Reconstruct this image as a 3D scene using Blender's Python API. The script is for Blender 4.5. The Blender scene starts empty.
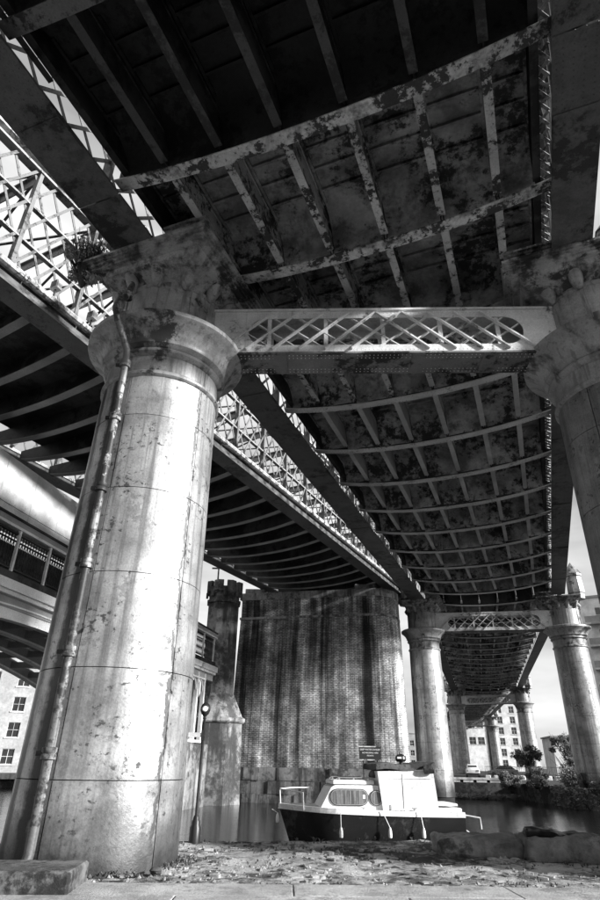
import bpy, bmesh, math, random
from mathutils import Vector, Matrix
random.seed(7)
R = math.radians
sc = bpy.context.scene
col = sc.collection

# ------------------------------------------------------------------ camera
cam_d = bpy.data.cameras.new('camera'); cam = bpy.data.objects.new('camera', cam_d); col.objects.link(cam)
F = 574.0
up_c = Vector((16.0, 1050.0, -F)).normalized()              # world up seen from the camera
fw_c = (Vector((0, 0, -1)) - up_c * up_c.dot(Vector((0, 0, -1)))).normalized()
rt_c = fw_c.cross(up_c)
M = Matrix((rt_c, fw_c, up_c)).to_4x4()
cam.matrix_world = Matrix.Translation((0, 0, 1.6)) @ M
cam_d.sensor_fit = 'VERTICAL'; cam_d.sensor_height = 36.0; cam_d.lens = 36.0 * F / 900.0
cam_d.clip_start = 0.05; cam_d.clip_end = 3000
sc.camera = cam

# ------------------------------------------------------------------ sky, sun, exposure
SUN_AZ, SUN_EL = 115.0, 19.0
w = bpy.data.worlds.new('World'); sc.world = w; w.use_nodes = True
nt = w.node_tree; nt.nodes.clear()
out = nt.nodes.new('ShaderNodeOutputWorld'); bg = nt.nodes.new('ShaderNodeBackground')
sky = nt.nodes.new('ShaderNodeTexSky'); sky.sky_type = 'NISHITA'; sky.sun_disc = False
sky.sun_elevation = R(SUN_EL); sky.sun_rotation = R(SUN_AZ); sky.air_density = 1.0; sky.dust_density = 3.0
bw = nt.nodes.new('ShaderNodeRGBToBW')
tc = nt.nodes.new('ShaderNodeTexCoord'); mp = nt.nodes.new('ShaderNodeMapping'); mp.inputs['Scale'].default_value = (1.0, 1.0, 3.6)
nz = nt.nodes.new('ShaderNodeTexNoise'); nz.inputs['Scale'].default_value = 2.1; nz.inputs['Detail'].default_value = 5; nz.inputs['Roughness'].default_value = .5
rp = nt.nodes.new('ShaderNodeMapRange'); rp.inputs[1].default_value = .36; rp.inputs[2].default_value = .66; rp.inputs[3].default_value = .42; rp.inputs[4].default_value = 1.0
mx = nt.nodes.new('ShaderNodeMixRGB'); mx.inputs[0].default_value = .62; mx.inputs[2].default_value = (9, 9, 9, 1)
mu = nt.nodes.new('ShaderNodeMixRGB'); mu.blend_type = 'MULTIPLY'; mu.inputs[0].default_value = 1
L = nt.links.new
L(tc.outputs['Generated'], mp.inputs[0]); L(mp.outputs[0], nz.inputs['Vector']); L(nz.outputs['Fac'], rp.inputs[0])
L(sky.outputs[0], bw.inputs[0]); L(bw.outputs[0], mx.inputs[1]); L(mx.outputs[0], mu.inputs[1]); L(rp.outputs[0], mu.inputs[2])
L(mu.outputs[0], bg.inputs[0]); bg.inputs[1].default_value = 0.08; L(bg.outputs[0], out.inputs[0])
sd = bpy.data.lights.new('sun', 'SUN'); sd.energy = 4.8; sd.angle = R(4); sd.color = (1, 1, 1)
so = bpy.data.objects.new('sun', sd); col.objects.link(so)
sdir = Vector((math.sin(R(SUN_AZ)) * math.cos(R(SUN_EL)), math.cos(R(SUN_AZ)) * math.cos(R(SUN_EL)), math.sin(R(SUN_EL))))
so.rotation_euler = sdir.to_track_quat('Z', 'Y').to_euler()
sc.view_settings.view_transform = 'Standard'; sc.view_settings.look = 'None'
sc.view_settings.exposure = 1.12; sc.view_settings.gamma = 1.0

# ------------------------------------------------------------------ materials
def g(v): return (v, v, v, 1)
MATS = {}
def mat(name, base, patch=None, pscale=3.0, pthr=.55, psoft=.04, streak=None, srange=(.5, .62), sscale=(5, 5, .25), rough=.6, bump=.15, bscale=30,
        spec=.3, fine=.25, streak2=None, metal=0.0, dirt=None):
    """base colour broken by peeled patches, rain streaks and fine grain, all in object space"""
    if name in MATS: return MATS[name]
    m = bpy.data.materials.new(name); m.use_nodes = True; t = m.node_tree; N = t.nodes; K = t.links.new
    b = N['Principled BSDF']; b.inputs['Roughness'].default_value = rough; b.inputs['Specular IOR Level'].default_value = spec; b.inputs['Metallic'].default_value = metal
    geo = N.new('ShaderNodeNewGeometry')
    def noise(scale, detail=6, rgh=.6, sc3=None, off=0):
        mpn = N.new('ShaderNodeMapping'); K(geo.outputs['Position'], mpn.inputs[0])
        mpn.inputs['Location'].default_value = (off, off * .7, off * 1.3)
        if sc3: mpn.inputs['Scale'].default_value = sc3
        n = N.new('ShaderNodeTexNoise'); n.inputs['Scale'].default_value = scale; n.inputs['Detail'].default_value = detail; n.inputs['Roughness'].default_value = rgh
        K(mpn.outputs[0], n.inputs['Vector']); return n.outputs['Fac']
    def rng(v, a, c, lo=0, hi=1):
        r = N.new('ShaderNodeMapRange'); K(v, r.inputs[0]); r.inputs[1].default_value = a; r.inputs[2].default_value = c; r.inputs[3].default_value = lo; r.inputs[4].default_value = hi; return r.outputs[0]
    def mix(f, a, c, mode='MIX'):
        x = N.new('ShaderNodeMixRGB'); x.blend_type = mode
        if isinstance(f, (int, float)): x.inputs[0].default_value = f
        else: K(f, x.inputs[0])
        for i, v in ((1, a), (2, c)):
            if isinstance(v, (int, float)): x.inputs[i].default_value = g(v)
            else: K(v, x.inputs[i])
        return x.outputs[0]
    c = mix(rng(noise(.8, 4), .35, .65), base * (1 - fine), base * (1 + fine * .4))
    if dirt is not None: c = mix(rng(noise(1.6, 7, .7, off=5), .48, .62), c, dirt)
    if streak is not None: c = mix(rng(noise(1, 4, .6, sscale), srange[0], srange[1]), c, streak)
    if streak2 is not None: c = mix(rng(noise(1, 3, .5, (sscale[0] * 2.4, sscale[1] * 2.4, sscale[2] * 1.4), 9), .56, .64), c, streak2)
    if patch is not None:
        pm = N.new('ShaderNodeMath'); pm.operation = 'MULTIPLY_ADD'; K(noise(pscale * .28, 3, .5, off=12), pm.inputs[0]); pm.inputs[1].default_value = .9
        K(noise(pscale * 1.7, 9, .72, off=3), pm.inputs[2]); c = mix(rng(pm.outputs[0], pthr + .45 - psoft, pthr + .45 + psoft * 1.5), c, patch)
        c = mix(rng(pm.outputs[0], pthr + .36, pthr + .45, 0, .45), c, patch)
    c = mix(1, c, rng(noise(bscale * .8, 3), .3, .7, .82, 1.1), 'MULTIPLY')
    K(c, b.inputs['Base Color'])
    if bump:
        bp = N.new('ShaderNodeBump'); bp.inputs['Strength'].default_value = bump; bp.inputs['Distance'].default_value = .03
        K(noise(bscale, 5), bp.inputs['Height']); K(bp.outputs[0], b.inputs['Normal'])
    MATS[name] = m; return m

def column_mat(name, base, stain_shade=None, seed=0.0, foot=True):
    """pale paint with rain streaks that run down the drum, flaked patches, and dark bands mixing stains with painted shade"""
    m = bpy.data.materials.new(name); m.use_nodes = True; t = m.node_tree; N = t.nodes; K = t.links.new
    b = N['Principled BSDF']; b.inputs['Roughness'].default_value = .42; b.inputs['Specular IOR Level'].default_value = .5; b.inputs['Metallic'].default_value = .5
    tcn = N.new('ShaderNodeTexCoord'); sp = N.new('ShaderNodeSeparateXYZ'); K(tcn.outputs['Object'], sp.inputs[0])
    def mth(op, a, c=0.0):
        x = N.new('ShaderNodeMath'); x.operation = op
        for i_, v in ((0, a), (1, c)):
            if isinstance(v, (int, float)): x.inputs[i_].default_value = v
            else: K(v, x.inputs[i_])
        return x.outputs[0]
    ang = mth('ARCTAN2', sp.outputs[1], sp.outputs[0]); ax = mth('COSINE', ang); ay = mth('SINE', ang)
    def noise(ka, kz, scale=1.0, det=5, rgh=.6, off=0.0):
        c = N.new('ShaderNodeCombineXYZ'); K(mth('MULTIPLY', ax, ka), c.inputs[0]); K(mth('MULTIPLY', ay, ka), c.inputs[1]); K(mth('MULTIPLY', sp.outputs[2], kz), c.inputs[2])
        v = N.new('ShaderNodeVectorMath'); v.operation = 'ADD'; K(c.outputs[0], v.inputs[0]); v.inputs[1].default_value = (off + seed, off * 1.7, off * .6 + seed)
        n = N.new('ShaderNodeTexNoise'); n.inputs['Scale'].default_value = scale; n.inputs['Detail'].default_value = det; n.inputs['Roughness'].default_value = rgh; K(v.outputs[0], n.inputs['Vector']); return n.outputs['Fac']
    def rng(v, a, c, lo=0.0, hi=1.0):
        x = N.new('ShaderNodeMapRange'); K(v, x.inputs[0]); x.inputs[1].default_value = a; x.inputs[2].default_value = c; x.inputs[3].default_value = lo; x.inputs[4].default_value = hi; return x.outputs[0]
    def mix(f, a, c, mode='MIX'):
        x = N.new('ShaderNodeMixRGB'); x.blend_type = mode
        if isinstance(f, (int, float)): x.inputs[0].default_value = f
        else: K(f, x.inputs[0])
        for i_, v in ((1, a), (2, c)):
            if isinstance(v, (int, float)): x.inputs[i_].default_value = g(v)
            else: K(v, x.inputs[i_])
        return x.outputs[0]
    c = mix(rng(noise(1.6, 1.1), .35, .65), base * .55, base * 1.1)
    c = mix(rng(noise(7, .22, 1, 5, .6, 3), .5, .68, 0, .85), c, base * .33)              # broad rain streaks
    c = mix(rng(noise(17, .5, 1, 4, .6, 6), .54, .7, 0, .8), c, base * .4)                # fine streaks
    blot = noise(3.4, 2.2, 1, 8, .68, 9)
    c = mix(rng(blot, .56, .6, 0, .6), c, base * .42)                                  # flaked greys
    c = mix(rng(blot, .655, .675), c, .03)                                                 # bare rust
    sp2 = mth('ADD', noise(11, 9, 1, 5, .65, 14), mth('MULTIPLY', noise(1.8, 1.4, 1, 3, .5, 17), .5)); c = mix(rng(sp2, .885, .91), c, .04); c = mix(rng(sp2, .82, .9, 0, .5), c, .12)
    if foot:
        f = mth('ADD', mth('MULTIPLY', sp.outputs[2], .33), mth('MULTIPLY', noise(2.2, 1.6, 1, 6, .65, 20), 1.0))
        c = mix(rng(f, .62, .9, .8, 0), c, base * .22)                                     # damp foot
        c = mix(rng(mth('ADD', sp.outputs[2], noise(5, 3, 1, 4, .6, 2)), .45, .95, .85, 0), c, .03)
    if stain_shade is not None:
        for a0, hw_, dk in stain_shade:
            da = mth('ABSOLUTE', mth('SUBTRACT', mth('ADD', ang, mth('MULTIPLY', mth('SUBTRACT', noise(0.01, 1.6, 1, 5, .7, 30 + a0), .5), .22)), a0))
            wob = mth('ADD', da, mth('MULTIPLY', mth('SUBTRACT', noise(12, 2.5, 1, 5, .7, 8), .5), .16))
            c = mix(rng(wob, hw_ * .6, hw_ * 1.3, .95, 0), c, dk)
    c = mix(1, c, rng(noise(40, 26, 1, 3), .3, .7, .8, 1.12), 'MULTIPLY')
    K(c, b.inputs['Base Color'])
    bp = N.new('ShaderNodeBump'); bp.inputs['Strength'].default_value = .25; bp.inputs['Distance'].default_value = .02; K(noise(30, 20, 1, 5, .7), bp.inputs['Height']); K(bp.outputs[0], b.inputs['Normal'])
    MATS[name] = m; return m
COLUMN = column_mat('column_paint', .44, None, 4.0)
COLUMND = column_mat('shade_toned_column_paint', .3, None, 12.0)  # darker copy of the column paint; these columns' shade is in its base tone
COLUMNA = column_mat('near_column_paint', .42, ((R(-99), R(6), .012), (R(-122), R(5), .02), (R(-14), R(1.6), .06)), 1.0)  # bands by the pipe: real stains, widened to paint in the shaded side
COLTOP = mat('column_head_paint', .32, patch=.03, pscale=1.5, pthr=.62, psoft=.02, streak=.06, srange=(.54, .68), sscale=(2.6, 2.6, .4), streak2=.18, rough=.4, bump=.15, spec=.5, dirt=.2)
CAPM = mat('stained_capital_paint', .36, patch=.03, pscale=1.8, pthr=.58, psoft=.03, streak=.05, srange=(.52, .66), sscale=(3, 3, .6), rough=.5, bump=.2, spec=.4, dirt=.1)
CORE = mat('iron_core', .02, rough=.9)
IRON = mat('dark_iron', .05, patch=.012, pscale=1.5, pthr=.56, psoft=.02, rough=.55, bump=.2, bscale=18, fine=.5)
SOFFIT = mat('deck_plate_iron', .45, patch=.04, pscale=2.2, pthr=.575, psoft=.03, dirt=.17, rough=.65, bump=.25, bscale=14, fine=.6)
PEEL = mat('peeling_flange_paint', .62, patch=.04, pscale=3.4, pthr=.54, psoft=.015, rough=.45, bump=.3, bscale=20, dirt=.2)
PEELD = mat('shade_toned_flange_paint', .14, patch=.02, pscale=3.0, pthr=.53, psoft=.02, rough=.5, bump=.3)  # dark copy for the overhead span; gloom at the frame top put into colour
RIBC = mat('clean_stringer_paint', .42, rough=.5, bump=0, fine=.3)
PEELF = mat('worn_flange_paint', .55, patch=.2, pscale=5, pthr=.66, rough=.45, bump=0)
SOFFITD = mat('shade_toned_deck_plate', .04, patch=.012, pscale=2.2, pthr=.545, rough=.7, bump=.25, bscale=14)  # deck plates overhead, same shade painted into the base colour
RIBD = mat('shade_toned_stringer_paint', .07, patch=.02, pscale=3, pthr=.55, rough=.55, bump=.2)  # stringers overhead, darkened in colour to stand in for shade
RIB = mat('stringer_paint', .5, patch=.03, pscale=4.0, pthr=.55, psoft=.02, rough=.55, bump=.2)
GIRD = mat('girder_flange_iron', .1, patch=.02, pscale=1.6, pthr=.6, psoft=.02, rough=.5, bump=.2, dirt=.06)
BEAMW = mat('beam_web_paint', .68, patch=.1, pscale=2.6, pthr=.68, streak=.4, srange=(.58, .7), rough=.4, spec=.5)
BEAMB = mat('beam_soffit_iron', .2, patch=.03, pscale=1.6, pthr=.5, psoft=.02, rough=.5)
BAR = mat('lattice_paint', .3, patch=.05, pscale=6, pthr=.6, rough=.5, bump=0)
BAR2 = mat('far_lattice_paint', .16, patch=.04, pscale=5, pthr=.58, rough=.5, bump=0)
CORN = mat('fascia_paint', .6, patch=.1, pscale=4, pthr=.64, streak=.3, rough=.45)
FASC = mat('fascia_dark_iron', .12, patch=.04, pscale=2, pthr=.62, rough=.5)
CREAM = mat('pale_bridge_paint', .72, patch=.3, pscale=2, pthr=.7, rough=.5)
STONE = mat('weathered_stone', .34, patch=.07, pscale=1.6, pthr=.58, psoft=.06, streak=.07, srange=(.5, .62), sscale=(1.4, 1.4, .15), rough=.85, bump=.5, bscale=8, fine=.4)
TSTONE = mat('turret_stone', .22, patch=.04, pscale=1.1, pthr=.53, psoft=.06, streak=.035, srange=(.47, .6), sscale=(1.1, 1.1, .12), rough=.85, bump=.5, bscale=7, fine=.4)
ROCK = mat('rock', .25, patch=.05, pscale=2.4, pthr=.56, psoft=.06, rough=.9, bump=1.0, bscale=9, fine=.5, dirt=.1)
GROUND = mat('gravel_ground', .44, patch=.04, pscale=1.7, pthr=.54, psoft=.05, rough=.95, bump=1.0, bscale=26, fine=.4, dirt=.1)
SETT = mat('sett_stone', .34, patch=.06, pscale=5, pthr=.58, rough=.9, bump=.6, bscale=20, fine=.5)
PATH = mat('concrete_path', .42, patch=.2, pscale=3, pthr=.63, psoft=.08, rough=.9, bump=.5, bscale=30, dirt=.26)
BANK = mat('bank_earth', .08, patch=.02, pscale=2, pthr=.5, rough=.95, bump=.8, bscale=4)
LEAF = mat('leaf', .11, rough=.55, bump=0, fine=.5); LEAF2 = mat('pale_leaf', .2, rough=.5, bump=0, fine=.5)
WOOD = mat('twig', .05, rough=.9, bump=0)
WHITE = mat('white_gelcoat', .72, patch=.4, pscale=5, pthr=.74, rough=.3, spec=.5, bump=.02, streak=.6, srange=(.62, .8))
HULL = mat('black_hull', .015, patch=.05, pscale=3, pthr=.68, rough=.25, spec=.6, bump=.05)
CANVAS = mat('dark_canvas', .1, patch=.03, pscale=6, pthr=.5, rough=.85, bump=.6, bscale=12)
CHROME = mat('bare_metal', .5, rough=.3, bump=0, metal=.6)
BLACK = mat('black_paint', .018, rough=.4, bump=0, spec=.5)
GLASS = mat('window_glass', .03, rough=.08, bump=0, spec=.8)
PALEWALL = mat('pale_wall', .7, patch=.5, pscale=.3, pthr=.6, rough=.85, bump=0)
BUFFBRICK = mat('buff_brick_wall', .36, patch=.28, pscale=.4, pthr=.55, rough=.9, bump=.1, bscale=5)
CONC = mat('pale_concrete', .6, patch=.3, pscale=1.2, pthr=.6, rough=.9, bump=.1, streak=.3, sscale=(1.5, 1.5, .3))
GREYW = mat('grey_cladding', .3, rough=.8, bump=0)
LETTER = mat('pale_lettering', .7, rough=.6, bump=0)
DARKBRICK = mat('dark_brick', .16, patch=.05, pscale=1.5, pthr=.5, rough=.9, bump=.2, bscale=6)

def brick_mat():
    m = bpy.data.materials.new('streaked_brickwork'); m.use_nodes = True; t = m.node_tree; N = t.nodes; K = t.links.new
    b = N['Principled BSDF']; b.inputs['Roughness'].default_value = .85; b.inputs['Specular IOR Level'].default_value = .25
    uv = N.new('ShaderNodeUVMap')
    br = N.new('ShaderNodeTexBrick'); br.inputs['Scale'].default_value = 1; br.inputs['Brick Width'].default_value = .31; br.inputs['Row Height'].default_value = .105
    br.inputs['Mortar Size'].default_value = .02; br.inputs['Color1'].default_value = g(.44); br.inputs['Color2'].default_value = g(.24); br.inputs['Mortar'].default_value = g(.13); br.inputs['Bias'].default_value = -.1
    K(uv.outputs[0], br.inputs['Vector'])
    geo = N.new('ShaderNodeNewGeometry')
    def nz(sc3, scale, det=5, off=0, src=None):
        mpn = N.new('ShaderNodeMapping'); K(src or uv.outputs[0], mpn.inputs[0]); mpn.inputs['Scale'].default_value = sc3; mpn.inputs['Location'].default_value = (off, off, off)
        n = N.new('ShaderNodeTexNoise'); n.inputs['Scale'].default_value = scale; n.inputs['Detail'].default_value = det; n.inputs['Roughness'].default_value = .62; K(mpn.outputs[0], n.inputs['Vector']); return n.outputs['Fac']
    def rng(v, a, c, lo, hi):
        r = N.new('ShaderNodeMapRange'); K(v, r.inputs[0]); r.inputs[1].default_value = a; r.inputs[2].default_value = c; r.inputs[3].default_value = lo; r.inputs[4].default_value = hi; return r.outputs[0]
    def mul(a, f):
        x = N.new('ShaderNodeMixRGB'); x.blend_type = 'MULTIPLY'; x.inputs[0].default_value = 1; K(a, x.inputs[1]); K(f, x.inputs[2]); return x.outputs[0]
    c = mul(br.outputs['Color'], rng(nz((.62, .03, 1), 1.0, 5), .4, .6, .09, 1.8))       # broad water streaks
    c = mul(c, rng(nz((2.2, .06, 1), 1.0, 4, 4.0), .42, .6, .55, 1.25))
    c = mul(c, rng(nz((1, 1, 1), .9, 7, 8.0), .38, .62, .5, 1.3))
    c = mul(c, rng(nz((1, 1, 1), 7.0, 3, 2.0), .4, .62, .75, 1.25))
    K(c, b.inputs['Base Color'])
    bp = N.new('ShaderNodeBump'); bp.inputs['Strength'].default_value = .6; bp.inputs['Distance'].default_value = .04; K(br.outputs['Fac'], bp.inputs['Height']); bp.invert = True
    K(bp.outputs[0], b.inputs['Normal'])
    return m
BRICK = brick_mat()

def water_mat():
    m = bpy.data.materials.new('canal_water'); m.use_nodes = True; t = m.node_tree; N = t.nodes; K = t.links.new
    b = N['Principled BSDF']; b.inputs['Base Color'].default_value = g(.008); b.inputs['Roughness'].default_value = .1; b.inputs['IOR'].default_value = 1.33; b.inputs['Specular IOR Level'].default_value = .5
    geo = N.new('ShaderNodeNewGeometry'); mpn = N.new('ShaderNodeMapping'); mpn.inputs['Scale'].default_value = (.7, 2.4, 1); K(geo.outputs['Position'], mpn.inputs[0])
    n = N.new('ShaderNodeTexNoise'); n.inputs['Scale'].default_value = 1.6; n.inputs['Detail'].default_value = 4; K(mpn.outputs[0], n.inputs['Vector'])
    bp = N.new('ShaderNodeBump'); bp.inputs['Strength'].default_value = .3; bp.inputs['Distance'].default_value = .06; K(n.outputs['Fac'], bp.inputs['Height']); K(bp.outputs[0], b.inputs['Normal'])
    return m
WATER = water_mat()

# ------------------------------------------------------------------ mesh helpers
class MB:
    def __init__(s): s.v = []; s.f = []
    def add(s, vs, fs):
        o = len(s.v); s.v += [tuple(v) for v in vs]; s.f += [tuple(i + o for i in f) for f in fs]; return s
    def box(s, x0, x1, y0, y1, z0, z1):
        return s.add([(x0, y0, z0), (x1, y0, z0), (x1, y1, z0), (x0, y1, z0), (x0, y0, z1), (x1, y0, z1), (x1, y1, z1), (x0, y1, z1)],
                     [(0, 3, 2, 1), (4, 5, 6, 7), (0, 1, 5, 4), (1, 2, 6, 5), (2, 3, 7, 6), (3, 0, 4, 7)])
    def cham(s, x0, x1, y0, y1, z0, z1, c):      # box with chamfered vertical and top edges
        a = [(x0 + c, y0), (x1 - c, y0), (x1, y0 + c), (x1, y1 - c), (x1 - c, y1), (x0 + c, y1), (x0, y1 - c), (x0, y0 + c)]
        cx, cy = (x0 + x1) / 2, (y0 + y1) / 2
        kx = 1 - 2 * c / (x1 - x0); ky = 1 - 2 * c / (y1 - y0)
        b = [(cx + (p[0] - cx) * kx, cy + (p[1] - cy) * ky) for p in a]
        vs = [(p[0], p[1], z0) for p in a] + [(p[0], p[1], z1 - c) for p in a] + [(p[0], p[1], z1) for p in b]
        fs = [tuple(range(7, -1, -1)), tuple(range(16, 24))]
        for l in (0, 8):
            for i in range(8): j = (i + 1) % 8; fs.append((l + i, l + j, l + 8 + j, l + 8 + i))
        return s.add(vs, fs)
    def bar(s, p, q, w, h, up=(0, 0, 1)):         # rectangular bar; w across, h along up
        p = Vector(p); q = Vector(q); d = (q - p).normalized(); u = Vector(up); x = d.cross(u)
        if x.length < 1e-4: x = d.cross(Vector((1, 0, 0)))
        x.normalize(); u = x.cross(d); x *= w / 2; u *= h / 2
        return s.add([p - x - u, p + x - u, p + x + u, p - x + u, q - x - u, q + x - u, q + x + u, q - x + u],
                     [(0, 1, 2, 3), (7, 6, 5, 4), (0, 4, 5, 1), (1, 5, 6, 2), (2, 6, 7, 3), (3, 7, 4, 0)])
    def tube(s, pts, r, n=8, cap=True):
        pts = [Vector(p) for p in pts]; rs = r if isinstance(r, (list, tuple)) else [r] * len(pts); o = []; x = None
        for i, p in enumerate(pts):
            d = (pts[min(i + 1, len(pts) - 1)] - pts[max(i - 1, 0)]).normalized()
            if x is None: x = d.orthogonal().normalized()
            x = (x - d * x.dot(d)).normalized(); y = d.cross(x)
            o += [p + (x * math.cos(2 * math.pi * k / n) + y * math.sin(2 * math.pi * k / n)) * rs[i] for k in range(n)]
        fs = []
        for i in range(len(pts) - 1):
            for k in range(n): a = i * n + k; b = i * n + (k + 1) % n; fs.append((a, b, b + n, a + n))
        if cap: fs += [tuple(range(n - 1, -1, -1)), tuple(range((len(pts) - 1) * n, len(pts) * n))]
        return s.add(o, fs)
    def lathe(s, prof, n=40, c=(0, 0), cap=True, a0=0.0):
        vs = [(c[0] + r * math.cos(a0 + 2 * math.pi * k / n), c[1] + r * math.sin(a0 + 2 * math.pi * k / n), z) for r, z in prof for k in range(n)]
        fs = []
        for i in range(len(prof) - 1):
            for k in range(n): a = i * n + k; b = i * n + (k + 1) % n; fs.append((a, b, b + n, a + n))
        if cap: fs += [tuple(range(n - 1, -1, -1)), tuple(range((len(prof) - 1) * n, len(prof) * n))]
        return s.add(vs, fs)
    def prism(s, pts, z0, z1):                    # polygon (x, y) extruded in z
        n = len(pts)
        return s.add([(x, y, z0) for x, y in pts] + [(x, y, z1) for x, y in pts],
                     [tuple(range(n - 1, -1, -1)), tuple(range(n, 2 * n))] + [(i, (i + 1) % n, n + (i + 1) % n, n + i) for i in range(n)])
    def xf(s, m): s.v = [tuple(m @ Vector(v)) for v in s.v]; return s
    def dome(s, c, r, nrm, n=6):                  # rivet head
        c = Vector(c); nn = Vector(nrm).normalized(); x = nn.orthogonal().normalized(); y = nn.cross(x)
        vs = [c + (x * math.cos(2 * math.pi * k / n) + y * math.sin(2 * math.pi * k / n)) * r for k in range(n)]
        vs += [c + nn * r * .55 + (x * math.cos(2 * math.pi * k / n) + y * math.sin(2 * math.pi * k / n)) * r * .55 for k in range(n)]
        return s.add(vs, [(k, (k + 1) % n, n + (k + 1) % n, n + k) for k in range(n)] + [tuple(range(n, 2 * n))])
    def mesh(s, name, m, smooth=False):
        me = bpy.data.meshes.new(name); me.from_pydata(s.v, [], s.f); me.materials.append(m); me.update()
        bm = bmesh.new(); bm.from_mesh(me); bmesh.ops.recalc_face_normals(bm, faces=bm.faces[:]); bm.to_mesh(me); bm.free()
        if smooth:
            me.polygons.foreach_set('use_smooth', [True] * len(me.polygons))
            try: me.set_sharp_from_angle(angle=R(35))
            except Exception: pass
        return me
    def build(s, name, m, parent=None, smooth=False, kind=None): return link(name, s.mesh(name, m, smooth), parent, kind)

def link(name, me, parent=None, kind=None, loc=None, rz=None):
    o = bpy.data.objects.new(name, me); col.objects.link(o)
    if parent: o.parent = parent
    if kind: o['kind'] = kind
    if loc is not None: o.location = loc
    if rz is not None: o.rotation_euler.z = rz
    return o
def thing(name, label, cat, loc=(0, 0, 0), rz=0.0, group=None):
    o = bpy.data.objects.new(name, None); col.objects.link(o); o.location = loc; o.rotation_euler = (0, 0, rz)
    o['label'] = label; o['category'] = cat
    if group: o['group'] = group
    return o
def tag(o, label, cat, group=None, kind=None):
    o['label'] = label; o['category'] = cat
    if group: o['group'] = group
    if kind: o['kind'] = kind
    return o
def copy_tree(o, parent=None):
    c = o.copy(); col.objects.link(c); c.parent = parent
    for ch in list(o.children): copy_tree(ch, c)
    return c
def grid_mesh(name, xs, ys, hf, m, parent=None, kind=None, smooth=True):
    b = MB(); nx, ny = len(xs), len(ys)
    b.v = [(x, y, hf(x, y)) for y in ys for x in xs]
    b.f = [(j * nx + i, j * nx + i + 1, (j + 1) * nx + i + 1, (j + 1) * nx + i) for j in range(ny - 1) for i in range(nx - 1)]
    return b.build(name, m, parent, smooth, kind)
from mathutils import noise as NZ
def fbm(x, y, z=0, s=1.0): return NZ.fractal(Vector((x * s, y * s, z * s)), 1.0, 2.0, 5)
def rough_box(b, x0, x1, y0, y1, z0, z1, amp=.04, seed=0, n=(8, 5, 3), rnd=.12):
    """a hewn stone: subdivided box, rounded and pushed about by noise"""
    base = len(b.v); idx = {}
    def vert(i, j, k):
        if (i, j, k) in idx: return idx[(i, j, k)]
        u, v, w_ = i / n[0], j / n[1], k / n[2]
        p = Vector((x0 + (x1 - x0) * u, y0 + (y1 - y0) * v, z0 + (z1 - z0) * w_)); c = Vector(((x0 + x1) / 2, (y0 + y1) / 2, (z0 + z1) / 2))
        e = sum(1 for q, mm in ((i, n[0]), (j, n[1]), (k, n[2])) if q in (0, mm))
        if e >= 2: p = p + (c - p).normalized() * rnd * (e - 1) * min(z1 - z0, y1 - y0)
        p += NZ.noise_vector(p * 2.2 + Vector((seed, seed, seed))) * amp
        if n[0] > 20: p += NZ.noise_vector(p * 7 + Vector((seed, 0, 0))) * amp * .35; p.z += (.05 * NZ.noise(Vector((p.x * 1.1, p.y * 1.1, seed)))) * (1 if k else 0)
        idx[(i, j, k)] = len(b.v); b.v.append(tuple(p)); return idx[(i, j, k)]
    for i in range(n[0]):
        for j in range(n[1]):
            for k in (0, n[2]): b.f.append((vert(i, j, k), vert(i + 1, j, k), vert(i + 1, j + 1, k), vert(i, j + 1, k)))
    for i in range(n[0]):
        for k in range(n[2]):
            for j in (0, n[1]): b.f.append((vert(i, j, k), vert(i + 1, j, k), vert(i + 1, j, k + 1), vert(i, j, k + 1)))
    for j in range(n[1]):
        for k in range(n[2]):
            for i in (0, n[0]): b.f.append((vert(i, j, k), vert(i, j + 1, k), vert(i, j + 1, k + 1), vert(i, j, k + 1)))
    return b

def FR(az): a = R(az); return Vector((math.sin(a), math.cos(a))), Vector((math.cos(a), -math.sin(a)))
AZ1 = 21.4
d1, n1 = FR(AZ1)
A = Vector((-3.77, 13.0)); Cc = Vector((10.62, 49.81)); B = A + d1 * 4.0 + n1 * 11.4; D = Vector((21.9, 47.75))
E_ = Vector((29.4, 115.0)); F_ = Vector((39.9, 109.5)); G_ = Vector((54.6, 175.8)); H_ = Vector((44.6, 180.0))
WZ = -0.9

# ------------------------------------------------------------------ setting: water, quay, banks
wb = MB(); wb.add([(-400, 5, WZ), (500, 5, WZ), (500, 600, WZ), (-400, 600, WZ)], [(0, 1, 2, 3)]); wb.build('canal_water', WATER, kind='structure')
bed = MB(); bed.add([(-1500, -1500, -3.2), (1500, -1500, -3.2), (1500, 1500, -3.2), (-1500, 1500, -3.2)], [(0, 1, 2, 3)]); bed.build('ground_bed', BANK, kind='structure')
def quay_y(x): return 16.62 + .2 * x if x > -14 else 13.8
def gh(x, y):
    e = quay_y(x) - y
    return .05 * fbm(x, y, 0, .9) + .03 * fbm(x, y, 3, 3.0) - (.03 if e > .6 else 0) - .03
xs = [-60, -40, -25, -18, -14] + [-13 + i * .16 for i in range(int(27 / .16))] + [15, 20, 30, 45, 80]
ysn = [i / 60 for i in range(61)]
gb = MB(); nx = len(xs)
for t_ in ysn:
    for x in xs:
        y = 10.35 + .02 * x + (quay_y(x) + .1 * fbm(x, 0, 7, .8) - 10.35 - .02 * x) * t_
        z = gh(x, y)
        if t_ > .985: z -= .02
        gb.v.append((x, y, z))
gb.f = [(j * nx + i, j * nx + i + 1, (j + 1) * nx + i + 1, (j + 1) * nx + i) for j in range(60) for i in range(nx - 1)]
o0 = len(gb.v); top = 60 * nx
for i, x in enumerate(xs): v = gb.v[top + i]; gb.v.append((v[0], v[1] + .02, -1.6))
gb.f += [(top + i, top + i + 1, o0 + i + 1, o0 + i) for i in range(nx - 1)]
ground = gb.build('ground', GROUND, None, True, 'structure')
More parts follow.
